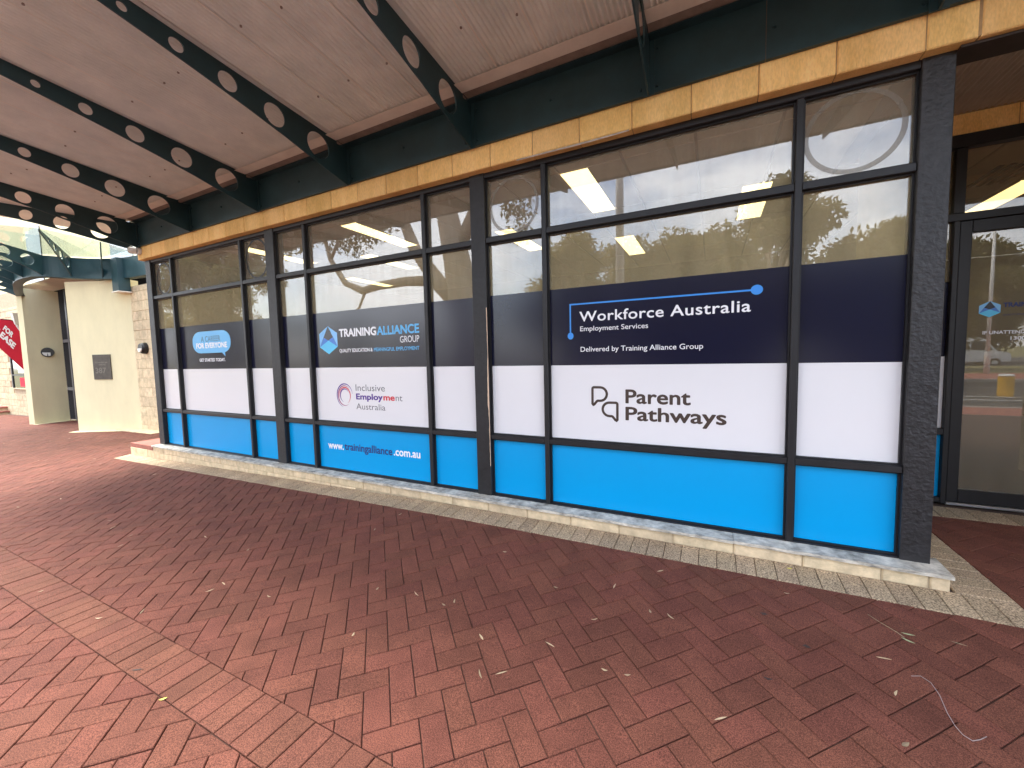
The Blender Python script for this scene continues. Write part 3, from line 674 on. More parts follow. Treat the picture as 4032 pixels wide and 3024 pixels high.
# ------------------------------------------------------------------ recessed entry with the glass door
DY = 1.79
sbox('entry_side_wall', M['plaster'], 1.30, 1.36, .145, DY, .02, 3.60) 
sbox('blocking_neighbour_wall', M['lime_pale'], 3.60, 12, -.10, .12, -.15, 7.4); sbox('blocking_neighbour_wall', M['lime_pale'], 3.45, 3.58, -.08, 1.95, -.15, 3.9); sbox('blocking_slab', M['cgrid'], 1.31, 12, .17, 9.0, 3.92, 4.0)  # unseen walls and slab added to stop light leaking into the recess
ENT = thing('entry_wall', 'stone lintel and corrugated ceiling over the recessed shop entry', 'wall', (2.6, DY, 3.4))
stones('lintel_stone', [1.52, 1.953, 2.386, 2.82, 3.25], DY-.03, DY+.15, 3.475, 3.66, M['lime'], ENT, .0035, .002)
mb = MB(); mb.box(1.4, 3.4, DY-.02, DY+.14, 3.478, 3.9); mb.build('lintel_core', M['mortar'], ENT)
mb = MB(); mb.box(1.4, 3.4, DY-.045, DY+.05, 3.360, 3.472); mb.build('head_beam', M['frame'], ENT)
soffit(1.37, 3.44, .16, DY-.03, lambda y: 3.668, ENT, amp=.006, m='soffit_shade')
DOOR = thing('entrance_door', 'black framed glass entrance door with hexagon logo and unattended notice', 'door', (2.5, DY, 0))
def dbox(name, x0, x1, z0, z1, m='frame', y0=DY-.02, y1=DY+.06):
    mb = MB(); mb.cbox(x0, x1, y0, y1, z0, z1, .004); return mb.build(name, M[m], DOOR)
dbox('mullion', 2.000, 2.076, 2.776, 3.359); dbox('transom', 1.5, 3.2, 2.705, 2.775); dbox('jamb', 2.010, 2.052, .012, 2.704)
dbox('side_rail', 1.5, 2.009, .02, .066); dbox('side_rail', 1.5, 2.009, .69, .75)
dbox('stile', 2.056, 2.140, .035, 2.700, y0=DY-.005); dbox('top_rail', 2.1405, 2.95, 2.592, 2.700, y0=DY-.005); dbox('bottom_rail', 2.1405, 2.95, .035, .160, y0=DY-.005); dbox('stile', 2.951, 3.04, .035, 2.70, y0=DY-.005)
dbox('jamb', 3.045, 3.09, .012, 2.704); dbox('threshold', 2.053, 3.04, .005, .030, 'metal')
mb = MB(); mb.box(2.1405, 2.9505, DY+.03, DY+.036, .161, 2.591); dg_ = mb.build('glass_pane', M['doorglass'], DOOR)
mb = MB(); mb.box(2.077, 3.2, DY+.03, DY+.036, 2.776, 3.359); mb.build('glass_pane', M['doorglass'], DOOR)
mb = MB(); mb.box(1.45, 1.999, DY+.03, DY+.036, 2.776, 3.359); mb.build('glass_pane', M['doorglass'], DOOR)
mb = MB(); mb.box(1.45, 2.009, DY+.03, DY+.036, .751, 2.704); sg = mb.build('glass_pane', M['doorglass'], DOOR)
mb = MB(); mb.box(1.45, 2.009, DY+.03, DY+.036, .067, .689); sg2 = mb.build('glass_pane', M['doorglass'], DOOR)
for nm, a, b, m, par in (('white_film', .752, Z_WHITE, 'white', sg), ('navy_film', Z_WHITE+.001, Z_NAVY, 'navy', sg), ('blue_film', .068, .688, 'blue', sg2)):
    mb = MB(); mb.box(1.46, 2.008, DY+.0275, DY+.0290, a, b); mb.build(nm, M[m], par)
TD = DY+.0285
hexlogo(dg_, lambda a: 2.224+a*.141, lambda b: 1.805+b*.148, TD)
lettering('TRAININGALLIANCE', 2.380, 2.86, 1.890, .042, M['tx_navy'], dg_, TD, .03); lettering('QUALITY EDUCATION & MEANINGFUL EMPLOYMENT', 2.382, 2.86, 1.815, .014, M['tx_navy'], dg_, TD, 0)
lettering('IF UNATTENDED CALL', 2.257, 2.70, 1.648, .031, M['tx_white'], dg_, TD, .025); lettering('1300', 2.439, 2.535, 1.590, .033, M['tx_white'], dg_, TD, .025)
t = thing('air_vent', 'dark slotted air vent in the office ceiling near the door', 'vent', (2.83, 3.05, 3.43))
for k in range(4):
    mb = MB(); mb.box(2.70+k*.09, 2.745+k*.09, 2.75, 3.40, 3.436, 3.4485); mb.build('slot', M['black'], t)

# ------------------------------------------------------------------ the entrance of the neighbouring building on the left
def wall_prism(name, p0, p1, thick, z0, z1, m, label, cat='wall'):
    a = Vector((*p0, 0)); b = Vector((*p1, 0)); d = (b-a).normalized(); n = Vector((-d.y, d.x, 0))*thick
    root = thing(name, label, cat, (a.x, a.y, z0)); mb = MB()
    mb.prism([(a.x, a.y), (b.x, b.y), (b.x+n.x, b.y+n.y), (a.x+n.x, a.y+n.y)], lambda x, y: (x, y, z0), lambda x, y: (x, y, z1)); mb.build('rendered_face', m, root)
    mb = MB(); e = d*.05; k = Vector((-n.y, n.x, 0)); 
    mb.prism([(a.x-e.x-n.x*.9, a.y-e.y-n.y*.9), (b.x+e.x-n.x*.9, b.y+e.y-n.y*.9), (b.x+e.x, b.y+e.y), (a.x-e.x, a.y-e.y)], lambda x, y: (x, y, z0), lambda x, y: (x, y, G(x, y)+.006)); mb.build('footing', M['render'], root)
    return root
PA, PB = (-15.264, .797), (-13.564, 1.504)
wall_prism('rendered_wall', PA, PB, .22, -.40, 3.745, M['render'], 'cream rendered blade wall carrying a bronze plaque')
wall_prism('rendered_wall', (-19.45, 1.804), (-19.257, .960), -.25, -.45, 4.0, M['render'], 'cream rendered wall with an oval bulkhead lamp')
dA = Vector((PB[0]-PA[0], PB[1]-PA[1], 0)).normalized(); nA = Vector((dA.y, -dA.x, 0))
def onpanel(s, z, off): return Vector((PA[0], PA[1], 0))+dA*s+nA*off+Vector((0, 0, z))
def ray_panel(px_, py_):
    d = fw+rt2*((px_-2016)/FPX)-up2*((py_-1512)/FPX); c = Vector((0, CAM_Y, CAM_Z)); t_ = (Vector((*PA, 0))-c).dot(nA)/d.dot(nA); q = c+d*t_
    return (q-Vector((*PA, 0))).dot(dA), q.z
c4 = [ray_panel(*q) for q in ((366.4, 1396.7), (435.6, 1395.4), (443.7, 1492.9), (374.5, 1494.2))]
s0, s1 = (c4[0][0]+c4[3][0])/2, (c4[1][0]+c4[2][0])/2; z1_, z0_ = (c4[0][1]+c4[1][1])/2, (c4[2][1]+c4[3][1])/2
t = thing('plaque', 'dark bronze plaque with raised numerals on the cream wall', 'plaque', onpanel(s0, z0_, 0))
mb = MB(); mb.prism([(s0, z0_), (s1, z0_), (s1, z1_), (s0, z1_)], lambda s, z: onpanel(s, z, .001), lambda s, z: onpanel(s, z, .022)); mb.build('plate', M['bronze'], t)
def plq(body, a, b, base, cap, bold): lettering(body, s0+(s1-s0)*a, s0+(s1-s0)*b, z0_+(z1_-z0_)*base, (z1_-z0_)*cap, M['bronze_hi'], t, 0, bold, fn=lambda s, z: onpanel(s, z, .024))
plq('COMMERCIAL', .14, .86, .655, .055, .02); plq('CENTRE', .28, .72, .565, .055, .02); plq('387', .12, .72, .25, .22, .01)
# block wall beside the shop and the far block wall
def block_wall(name, x0, x1, y, z0, z1, holes_, label, L_=.433, H_=.247, m='lime_pale'):
    root = thing(name, label, 'wall', ((x0+x1)/2, y, z0)); r_ = 0; z = z0
    while z < z1-.05:
        x = x0-(L_/2 if r_ % 2 else 0)
        while x < x1:
            a, b = max(x, x0), min(x+L_, x1)
            if b-a > .03 and not any(a < hx1-.01 and b > hx0+.01 and z < hz1-.01 and z+H_ > hz0+.01 for hx0, hx1, hz0, hz1 in holes_):
                mb = MB(); mb.cbox(a+.005, b-.005, y+random.uniform(-.003, .003), y+.12, z+.005, min(z+H_, z1)-.005, .008); mb.build('block', M[m], root)
            x += L_
        z += H_; r_ += 1
    return root
bw = block_wall('block_wall', -13.70, -8.87, 1.50, -.30, 3.55, [], 'pale limestone block wall between the shopfront and the cream blade wall')
mb = MB(); mb.box(-13.70, -8.87, 1.51, 1.7, -.4, 3.56); mb.build('core', M['mortar_pale'], bw)
mb = MB(); mb.box(-14.2, -12.3, 1.18, 1.5, -.30, -.165); mb.build('footing', M['lime_pale'], bw)
fwl = block_wall('far_block_wall', -30.5, -21.2, 1.95, -.55, 3.9, [(-25.5, -23.2, .70, 2.0), (-29.6, -27.9, -.6, 2.2)], 'distant limestone block wall behind the red flag', .62, .255)
mb = MB(); mb.box(-30.5, -21.2, 1.975, 2.1, -.6, 4.5); mb.build('core', M['mortar_pale'], fwl)
t = thing('far_window', 'small dark shop window with posters in the distant block wall', 'window', (-24.4, 1.95, .7))
mb = MB(); mb.box(-25.5, -23.2, 1.955, 1.965, .70, 2.0); mb.build('pane', M['darkglass'], t)
mb = MB(); mb.box(-25.5, -23.2, 1.90, 1.955, .66, .70); mb.build('sill', M['lime_pale'], t)
mb = MB(); mb.box(-24.75, -23.6, 1.945, 1.952, 1.30, 1.95); mb.build('poster', M['whiteplastic'], t); mb = MB(); mb.box(-24.65, -23.6, 1.945, 1.952, .76, 1.12); o = mb.build('poster', M['flag'], t); o['label'] = 'red poster'
for z in (1.2, 1.99): mb = MB(); mb.box(-25.5, -23.2, 1.93, 1.954, z, z+.05); mb.build('rail', M['frame'], t)
mb = MB(); mb.box(-25.55, -25.44, 1.93, 1.954, .70, 2.04); mb.build('jamb', M['frame'], t)
t = thing('far_door', 'dark doorway above brick steps in the distant block wall', 'door', (-28.7, 1.95, -.2))
mb = MB(); mb.box(-29.6, -27.9, 1.955, 1.967, -.3, 2.2); mb.build('leaf', M['black'], t)
t = thing('brick_steps', 'two brick edged steps below the distant dark doorway', 'steps', (-28.5, 1.5, -.5))
for k, (yo, zt_) in enumerate(((1.15, -.27), (1.50, -.10))):
    mb = MB(); mb.box(-30.5, -26.3-.25*k, yo, 1.94, -.6, zt_-.06); mb.build('riser', M['lime_pale'], t); mb = MB(); mb.box(-30.5, -26.25-.25*k, yo-.03, 1.94, zt_-.06, zt_); mb.build('tread', M['brickpath'], t)
t = thing('glazed_door', 'narrow dark glazed door between the two cream walls', 'door', (-17, 2.0, -.3))
mb = MB(); mb.box(-21.15, -13.8, 2.02, 2.06, -.40, 4.15); mb.build('pane', M['black'], t)
for x in (-20.9, -19.6, -18.2, -15.6): mb = MB(); mb.box(x, x+.12, 1.97, 2.019, -.35, 4.1); mb.build('stile', M['frame'], t)
for z in (.7, 2.35): mb = MB(); mb.box(-21.15, -13.8, 1.975, 2.0195, z, z+.10); mb.build('rail', M['frame'], t)
for x, z in ((-19.1, 2.1), (-18.9, 1.55), (-18.95, 1.15), (-18.8, .8), (-18.9, .45)): mb = MB(); mb.box(x, x+.28, 2.010, 2.016, z, z+.22); mb.build('notice', M['whiteplastic'], t)
t = thing('upper_building', 'cream rendered upper storey behind the glass entrance canopy', 'building', (-18, 2.6, 3.5))
mb = MB(); mb.box(-34, -9.0, 2.6, 3.0, 3.2, 9.5); mb.build('wall', M['render'], t)
for x in (-17.6, -25.0): mb = MB(); mb.box(x, x+1.5, 2.57, 2.599, 4.9, 7.0); o = mb.build('window', M['darkglass'], t)
# entrance canopy: curved beam, radial perforated fins, glass
EC = thing('entrance_canopy', 'teal steel and glass entrance canopy with radial perforated fins on a curved beam', 'canopy', (-16, 1, 3.75))
ringp = [(-12.5, 1.46), (-13.2, 1.42), (-13.75, 1.28), (-14.25, .98), (-14.55, .60), (-14.70, .34), (-15.05, .17), (-15.75, .14), (-16.5, .22), (-17.2, .37), (-18.3, .62), (-19.3, .88), (-20.7, 1.22), (-21.4, 1.6)]
def spline(P, k=5):
    o = []
    for i in range(len(P)-1):
        a = P[max(i-1, 0)]; b = P[i]; c = P[i+1]; d = P[min(i+2, len(P)-1)]
        for j in range(k):
            t_ = j/k; o.append(tuple(.5*((2*b[q])+(-a[q]+c[q])*t_+(2*a[q]-5*b[q]+4*c[q]-d[q])*t_*t_+(-a[q]+3*b[q]-3*c[q]+d[q])*t_**3) for q in (0, 1)))
    return o+[P[-1]]
RS = spline(ringp)
def sweep(prof, path):     # prof: list of (offset outward, z)
    mb = MB(); n = len(prof); m_ = len(path)
    for i, p in enumerate(path):
        d = Vector(path[min(i+1, m_-1)])-Vector(path[max(i-1, 0)]); d.normalize(); nn = Vector((-d.y, d.x))   # towards the street side
        nn = nn if nn.dot(Vector((.6, -1))) > 0 or i > 20 else -nn
        if nn.y > 0: nn = -nn
        mb.v += [(p[0]+nn.x*o, p[1]+nn.y*o, z) for o, z in prof]
    mb.f = [(i*n+k, i*n+(k+1) % n, (i+1)*n+(k+1) % n, (i+1)*n+k) for i in range(m_-1) for k in range(n)]
    return mb
sweep([(.0, 3.76), (.012, 3.76), (.012, 4.26), (.0, 4.26)], RS).build('curved_beam', M['teal'], EC)
sweep([(-.16, 3.748), (.02, 3.748), (.02, 3.759), (-.16, 3.759)], RS).build('lower_flange', M['steel'], EC)
mb = MB(); mb.box(-13.80, -13.46, 1.24, 1.48, 3.42, 4.25); mb.build('corner_box', M['teal'], EC); mb = MB(); mb.box(-13.82, -13.44, 1.22, 1.49, 3.395, 3.419); mb.build('corner_box_base', M['trim'], EC)
mb = MB(); rr = RS[12:]+[(-21.4, 2.55), (-13.3, 2.55)]; mb.add([(x, max(y+.05, 1.25), 4.20) for x, y in rr], [tuple(range(len(rr)))]); mb.build('porch_ceiling', M['trim'], EC)
fins = [((-14.0, 1.14), (-13.30, .92)), ((-14.48, .72), (-13.10, -.12)), ((-14.75, .30), (-14.10, -1.45)), ((-15.4, .13), (-15.2, -1.75)), ((-16.3, .18), (-16.5, -1.75)), ((-17.2, .37), (-17.75, -1.5)), ((-18.3, .62), (-19.2, -1.1)), ((-19.6, .95), (-20.8, -.6))]
ZF0, ZF1 = 4.27, 4.52
for a, b in fins:
    A, B = Vector(a), Vector(b); Ld = (B-A).length; d = (B-A)/Ld; nn = Vector((-d.y, d.x))
    def P(s, z, o): q = A+d*s*Ld+nn*o; return (q.x, q.y, z)
    mb = MB(); T = .012; NS = 8
    hs = [(.15, .13), (.36, .105), (.56, .08), (.74, .055)]
    def zlo(s): return 3.77+(ZF1-.05-3.77)*(max(s, 0.)**.85)
    def zhi(s): return ZF0+(ZF1-ZF0)*s
    # web as strips around diamond-like round openings
    cur = 0.
    def strip(s_a, s_b, f0, f1):
        v = [P(s_a, f0(s_a), -T), P(s_b, f0(s_b), -T), P(s_b, f1(s_b), -T), P(s_a, f1(s_a), -T), P(s_a, f0(s_a), T), P(s_b, f0(s_b), T), P(s_b, f1(s_b), T), P(s_a, f1(s_a), T)]
        mb.add(v, [(0, 1, 2, 3), (7, 6, 5, 4), (0, 4, 5, 1), (3, 2, 6, 7)])
    for hc, hr in hs:
        r_s = hr/Ld; strip(cur, hc-r_s, zlo, zhi); zc = (zlo(hc)+zhi(hc))/2
        for k in range(NS):
            sa, sb = hc-r_s*math.cos(math.pi*k/NS), hc-r_s*math.cos(math.pi*(k+1)/NS)
            hh = lambda s: hr*math.sqrt(max(0, 1-((s-hc)/r_s)**2))
            strip(sa, sb, zlo, lambda s: zc-hh(s)); strip(sa, sb, lambda s: zc+hh(s), zhi)
        cur = hc+r_s
    strip(cur, 1., zlo, zhi); mb.build('fin', M['teal'], EC)
ends = [((-12.9, 1.50), (-13.0, 1.62))]+fins
for (a0, b0), (a1, b1) in zip(ends[:-1], ends[1:]):
    mb = MB(); mb.add([(a0[0], a0[1], ZF0+.012), (a1[0], a1[1], ZF0+.012), (b1[0], b1[1], ZF1+.012), (b0[0], b0[1], ZF1+.012)], [(0, 1, 2, 3)])
    mb.add([(a0[0], a0[1], ZF0+.024), (a1[0], a1[1], ZF0+.024), (b1[0], b1[1], ZF1+.024), (b0[0], b0[1], ZF1+.024)], [(3, 2, 1, 0)]); mb.build('glass_panel', M['roofglass'], EC)
# lamps
t = thing('wall_lamp', 'round black bulkhead lamp with half hooded lens on the limestone block wall', 'lamp', (-12.98, 1.49, 1.95))
mb = MB()
for r0, r1, ya, yb in ((.145, .14, 1.498, 1.42), (.14, .115, 1.42, 1.375)):
    mb.tube([(-12.98, ya, 1.95), (-12.98, yb, 1.95)], [r0, r1], 20, True)
mb.build('body', M['lampblack'], t)
mb = MB(); mb.prism([(.10*math.cos(R(a)), .10*math.sin(R(a))) for a in range(180, 361, 15)], lambda a, b: (-12.98+a, 1.3745, 1.945+b), lambda a, b: (-12.98+a*.9, 1.355, 1.945+b*.9)); mb.build('lens', M['lampglass'], t)
t = thing('wall_lamp', 'oval black bulkhead lamp with barred lens on the cream wall', 'lamp', (-19.33, 1.41, 2.0))
mb = MB(); mb.tube([(-19.352, 1.41, 2.0), (-19.25, 1.385, 2.0)], [.155, .135], 20); mb.build('body', M['lampblack'], t)
mb = MB()
for a0, a1 in ((180, 262), (278, 360)):
    mb.prism([(0, 0)]+[(.115*math.cos(R(a0+(a1-a0)*k/5)), .115*math.sin(R(a0+(a1-a0)*k/5))) for k in range(6)], lambda a, b: (-19.249, 1.385+a, 1.99+b), lambda a, b: (-19.235, 1.383+a, 1.99+b))
mb.build('lens', M['lampglass'], t)
# downpipe and flag
t = thing('downpipe', 'pale downpipe with rainhead running down beside the cream wall', 'downpipe', (-21, 1.36, -.2))
mb = MB(); mb.tube([(-21, 1.206, 3.0), (-21, 1.22, 2.92), (-21, 1.365, 2.58), (-21, 1.365, -.36)], .045, 8); mb.build('pipe', M['pipe'], t, True)
mb = MB(); mb.add([(-21.12, 1.10, 3.35), (-20.88, 1.10, 3.35), (-20.88, 1.30, 3.35), (-21.12, 1.30, 3.35), (-21.06, 1.16, 2.98), (-20.94, 1.16, 2.98), (-20.94, 1.26, 2.98), (-21.06, 1.26, 2.98)], [(0, 1, 2, 3), (4, 7, 6, 5), (0, 4, 5, 1), (1, 5, 6, 2), (2, 6, 7, 3), (3, 7, 4, 0)]); mb.build('rainhead', M['pipe'], t)
t = thing('feather_flag', 'red feather flag with white lease lettering in front of the distant block wall', 'flag', (-22, 1.50, -.35))
oy = [(1.556, 1.30), (1.585, 1.8), (1.60, 2.3), (1.575, 2.65), (1.537, 2.90), (1.43, 3.08), (1.285, 3.185), (1.06, 3.20), (.86, 3.12), (.72, 2.95), (.70, 2.72), (.80, 2.50), (.99, 2.20)]
mb = MB(); mb.prism(oy, lambda a, b: (-22.0, a, b), lambda a, b: (-21.985, a, b)); mb.build('cloth', M['flag'], t)
mb = MB(); mb.tube([(-22, 1.50, -.36), (-22, 1.555, 1.28)]+[(-21.99, a+.008, b+.008) for a, b in oy[1:8]], .014, 6); mb.build('pole', M['lampblack'], t)
def flagfn(oyz, e1, e2): return lambda a, b: (-21.975, oyz[0]+e1[0]*a+e2[0]*b, oyz[1]+e1[1]*a+e2[1]*b)
e1 = Vector((.29, -.46)); e1n = (e1.x, e1.y); e2n = (.16, .34)
lettering('FOR', 0, .62, 0, .44, M['tx_white'], t, 0, .05, fn=flagfn((1.085, 2.855), e1n, e2n))
lettering('LEASE', 0, 1.20, 0, .52, M['tx_white'], t, 0, .05, fn=flagfn((.93, 2.72), e1n, e2n))

# ------------------------------------------------------------------ across the street (seen reflected in the glass)
def leaf_mesh(name, pts, size, droop, m, parent, aspect=2.6):
    n = len(pts); d = rng.normal(size=(n, 3)); d[:, 2] -= droop; d /= np.linalg.norm(d, axis=1)[:, None]
    q = rng.normal(size=(n, 3)); s_ = np.cross(d, q); s_ /= np.linalg.norm(s_, axis=1)[:, None]+1e-9
    ln = size*(.6+.8*rng.random((n, 1))); wd_ = ln/aspect
    V = np.stack([pts, pts+d*ln*.5+s_*wd_*.5, pts+d*ln, pts+d*ln*.5-s_*wd_*.5], 1).reshape(-1, 3)-np.array(WO[parent.name])
    me = bpy.data.meshes.new(name); me.vertices.add(4*n); me.vertices.foreach_set('co', V.ravel()); me.loops.add(4*n); me.loops.foreach_set('vertex_index', np.arange(4*n, dtype=np.int32))
    me.polygons.add(n); me.polygons.foreach_set('loop_start', np.arange(0, 4*n, 4, dtype=np.int32)); me.polygons.foreach_set('loop_total', np.full(n, 4, dtype=np.int32)); me.update(calc_edges=True)
    return mobj(name, me, m, parent)
def crown_points(clumps, per):
    o = []
    for (c, r_) in clumps:
        k = int(per*r_*r_); u = rng.normal(size=(k, 3)); u /= np.linalg.norm(u, axis=1)[:, None]; rad = rng.random((k, 1))**.45
        o.append(np.array(c)+u*rad*np.array([r_, r_, r_*.8]))
    return np.concatenate(o)
def tree(name, label, base, trunk, limbs, clumps, m, per, size, droop, group=None):
    t = thing(name, label, 'tree', base, group); bx, by, bz = base
    mb = MB(); mb.tube([(bx+x, by+y, bz+z) for x, y, z, r_ in trunk], [r_ for *_, r_ in trunk], 12)
    mb.build('trunk', M['bark'], t, True)
    for lb in limbs:
        mb = MB(); mb.tube([(bx+x, by+y, bz+z) for x, y, z, r_ in lb], [r_ for *_, r_ in lb], 8); mb.build('limb', M['bark'], t, True)
    leaf_mesh('crown', crown_points([((bx+c[0], by+c[1], bz+c[2]), r_) for c, r_ in clumps], per), size, droop, m, t)
    return t
# big leaning gum on the far footpath edge
gum_cl = [((-5.2, -.4, 6.4), 1.0), ((-6.6, .2, 7.2), 1.1), ((-4.2, .6, 7.8), 1.1), ((-2.6, -.8, 8.2), 1.2), ((-3.3, .3, 6.2), .75), ((-1.3, .5, 8.8), 1.2), ((.7, 0, 8.6), 1.1), ((2.0, .4, 7.6), .9), ((1.6, -.3, 6.1), .55), ((1.9, .2, 5.2), .4), ((.3, -1.2, 9.6), 1.2), ((-7.8, -.2, 6.6), .8), ((-5.0, -1.0, 9.0), 1.2), ((-2.0, -1.8, 10.0), 1.3), ((-1.6, .5, 6.6), .4)]
tree('gum_tree', 'large leaning gum tree with pale bark beside the road', (-6.6, -6.6, -.3),
     [(.35, 0, 0, .62), (.15, 0, 1.6, .52), (-.05, 0, 3.2, .48), (-.3, 0, 4.8, .40), (-.75, -.1, 6.6, .30), (-1.2, -.2, 8.4, .18), (-1.5, -.3, 9.8, .07)],
     [[(-.1, 0, 3.3, .30), (-.9, .1, 4.1, .26), (-1.7, .2, 5.2, .20), (-2.3, .2, 6.6, .14), (-2.6, .2, 8.0, .06)], [(-1.0, .1, 4.2, .17), (-2.2, .1, 4.3, .15), (-3.3, .2, 4.25, .14), (-4.0, .2, 4.15, .13), (-4.9, .1, 4.5, .10), (-5.6, .1, 5.4, .08), (-6.1, 0, 6.6, .05), (-6.5, 0, 7.4, .03)],
      [(-5.6, .1, 5.4, .06), (-5.0, .1, 6.2, .05), (-4.4, .3, 7.2, .03)], [(-3.9, .2, 4.1, .05), (-4.2, .2, 3.6, .04), (-4.8, .2, 3.3, .03), (-5.3, .2, 3.1, .02)], [(-.3, 0, 4.9, .22), (.5, 0, 6.3, .16), (1.2, .1, 7.6, .08)]],
     gum_cl, M['leafA'], 900, .16, 1.2)
def broad(name, label, base, h, rx, rz, m, per=760, size=.27, seed=0, group='trees across the street', nc=46, cr=(.22, .36)):
    r_ = random.Random(seed); cl = []
    for k in range(nc):
        a = r_.random()*2*math.pi; q = r_.random()**.6; zz_ = r_.uniform(-1, 1); s_ = math.sqrt(max(.05, 1-zz_*zz_))
        cl.append(((rx*q*s_*math.cos(a), rx*.8*q*s_*math.sin(a), h-rz+rz*zz_*.85), rx*r_.uniform(*cr)))
    limbs = []
    for k in range(7):
        c = cl[k*nc//9][0]; limbs.append([(0, 0, h*.22, .16), (c[0]*.4, c[1]*.4, h*.22+(c[2]-h*.22)*.5, .11), (c[0], c[1], c[2], .04)])
    tree(name, label, base, [(0, 0, 0, .32), (.1, 0, h*.25, .26), (0, 0, h*.5, .16), (.1, 0, h*.8, .06)], limbs, cl, m, per, size, .4, group)
broad('street_tree', 'tall rounded tree with the highest olive crown across the road', (2.2, -18.5, -.3), 9.6, 3.3, 4.2, M['leafA'], seed=1)
broad('street_tree', 'wide olive tree beside the pale lamp pole across the road', (-2.4, -19.5, -.3), 8.4, 3.6, 4.0, M['leafA'], seed=2)
broad('street_tree', 'lower spreading olive tree left of the lamp pole across the road', (-7.2, -20, -.3), 8.9, 3.7, 4.2, M['leafA'], seed=3)
broad('street_tree', 'low bushy tree at the end of the row across the road', (7.2, -19.5, -.3), 7.2, 3.7, 3.6, M['leafB'], seed=4)
broad('street_tree', 'broad olive tree closing the gap behind the lamp pole row', (-.3, -25, -.3), 9.2, 4.6, 4.5, M['leafA'], 420, .34, seed=12)
broad('street_tree', 'bushy tree behind the parked van', (12.5, -34, -.3), 9.0, 4.5, 4.2, M['leafA'], 420, .36, seed=5)
broad('street_tree', 'dense dark tree in the distant stand by the car park', (21, -50, -.3), 12.0, 6.5, 5.5, M['leafB'], 320, .5, seed=6)
broad('street_tree', 'dense green and bronze tree hanging over the far footpath', (-31, -13, -.7), 12.5, 6.5, 5.6, M['leafB'], 520, .30, seed=7, nc=40, cr=(.14, .24))
broad('street_tree', 'loose green tree beyond the hanging footpath tree', (-43, -19, -.9), 12.0, 7.0, 5.6, M['leafA'], 420, .36, seed=8, nc=38, cr=(.14, .24))
broad('street_tree', 'small round tree far along the street', (-42, -34, -.9), 8.2, 3.0, 3.2, M['leafB'], 320, .28, seed=9)
broad('street_tree', 'small distant tree beyond the twin headed street light', (-31, -34, -.8), 6.6, 2.6, 2.2, M['leafA'], 320, .26, seed=10)
def pole(name, label, x, y, h, r_, m='whiteplastic', twin=False, base=True):
    z = gz(x)-.2; t = thing(name, label, 'lamp post', (x, y, z), 'lamp posts along the street')
    mb = MB(); mb.tube([(x, y, z), (x, y, z+h*.5), (x, y, z+h)], [r_, r_*.85, r_*.6], 14); mb.build('shaft', M[m], t, True)
    if base: mb = MB(); mb.tube([(x, y, z), (x, y, z+1.3), (x, y, z+1.36)], [r_*1.35, r_*1.3, r_*1.05], 14); mb.build('base_sleeve', M[m], t, True)
    for s_ in ((-1, 1) if twin else (1,)):
        mb = MB(); mb.tube([(x, y, z+h-.05), (x+s_*1.0, y, z+h+.05)], .035, 6); mb.build('arm', M[m], t)
        mb = MB(); mb.add([(x+s_*.9, y-.12, z+h+.0), (x+s_*1.6, y-.10, z+h+.06), (x+s_*1.6, y+.10, z+h+.06), (x+s_*.9, y+.12, z+h+.0), (x+s_*.9, y-.10, z+h+.13), (x+s_*1.6, y-.06, z+h+.11), (x+s_*1.6, y+.06, z+h+.11), (x+s_*.9, y+.10, z+h+.13)], [(0, 3, 2, 1), (4, 5, 6, 7), (0, 1, 5, 4), (1, 2, 6, 5), (2, 3, 7, 6), (3, 0, 4, 7)]); mb.build('lamp_head', M['metal'], t)
pole('street_light', 'thick pale lamp post close to the footpath', -1.80, -5.25, 9.5, .098, base=False)
pole('street_light', 'pale lamp post with a sleeved base on the brick median', 14.57, -26.67, 9.0, .10)
pole('street_light', 'twin headed street light far along the road', -29.3, -29.6, 7.7, .07, 'metal', True)
pole('street_light', 'slim street light beyond the hanging trees', -53, -24.5, 9.5, .09, 'metal')
# parked van
vx, vy, vz = 20.0, -43.5, -.3
t = thing('parked_van', 'white delivery van parked beyond the median', 'van', (vx, vy, vz))
side = [(-2.8, .45), (2.75, .42), (2.85, .75), (2.75, 1.15), (1.95, 1.38), (1.25, 2.35), (.9, 2.55), (-2.7, 2.6), (-2.85, 2.4)]
mb = MB(); mb.prism([(vx+a, vz+b) for a, b in side], lambda a, b: (a, vy-1.0, b), lambda a, b: (a, vy+1.0, b)); mb.build('body', M['van'], t)
for y_ in (vy+1.003,):
    mb = MB(); mb.prism([(vx+.35, vz+1.45), (vx+1.75, vz+1.42), (vx+1.2, vz+2.2), (vx+.35, vz+2.2)], lambda a, b: (a, y_-.002, b), lambda a, b: (a, y_+.006, b)); mb.build('side_window', M['darkglass'], t)
    mb = MB(); mb.prism([(vx-1.1, vz+1.45), (vx+.15, vz+1.45), (vx+.15, vz+2.2), (vx-1.1, vz+2.2)], lambda a, b: (a, y_-.002, b), lambda a, b: (a, y_+.006, b)); mb.build('side_window', M['darkglass'], t)
mb = MB(); mb.add([(vx+2.02, vy-.85, vz+1.42), (vx+2.02, vy+.85, vz+1.42), (vx+1.32, vy+.75, vz+2.30), (vx+1.32, vy-.75, vz+2.30)], [(0, 1, 2, 3)]); mb.v = [(a+.02, b, c+.02) for a, b, c in mb.v]; mb.build('windscreen', M['darkglass'], t)
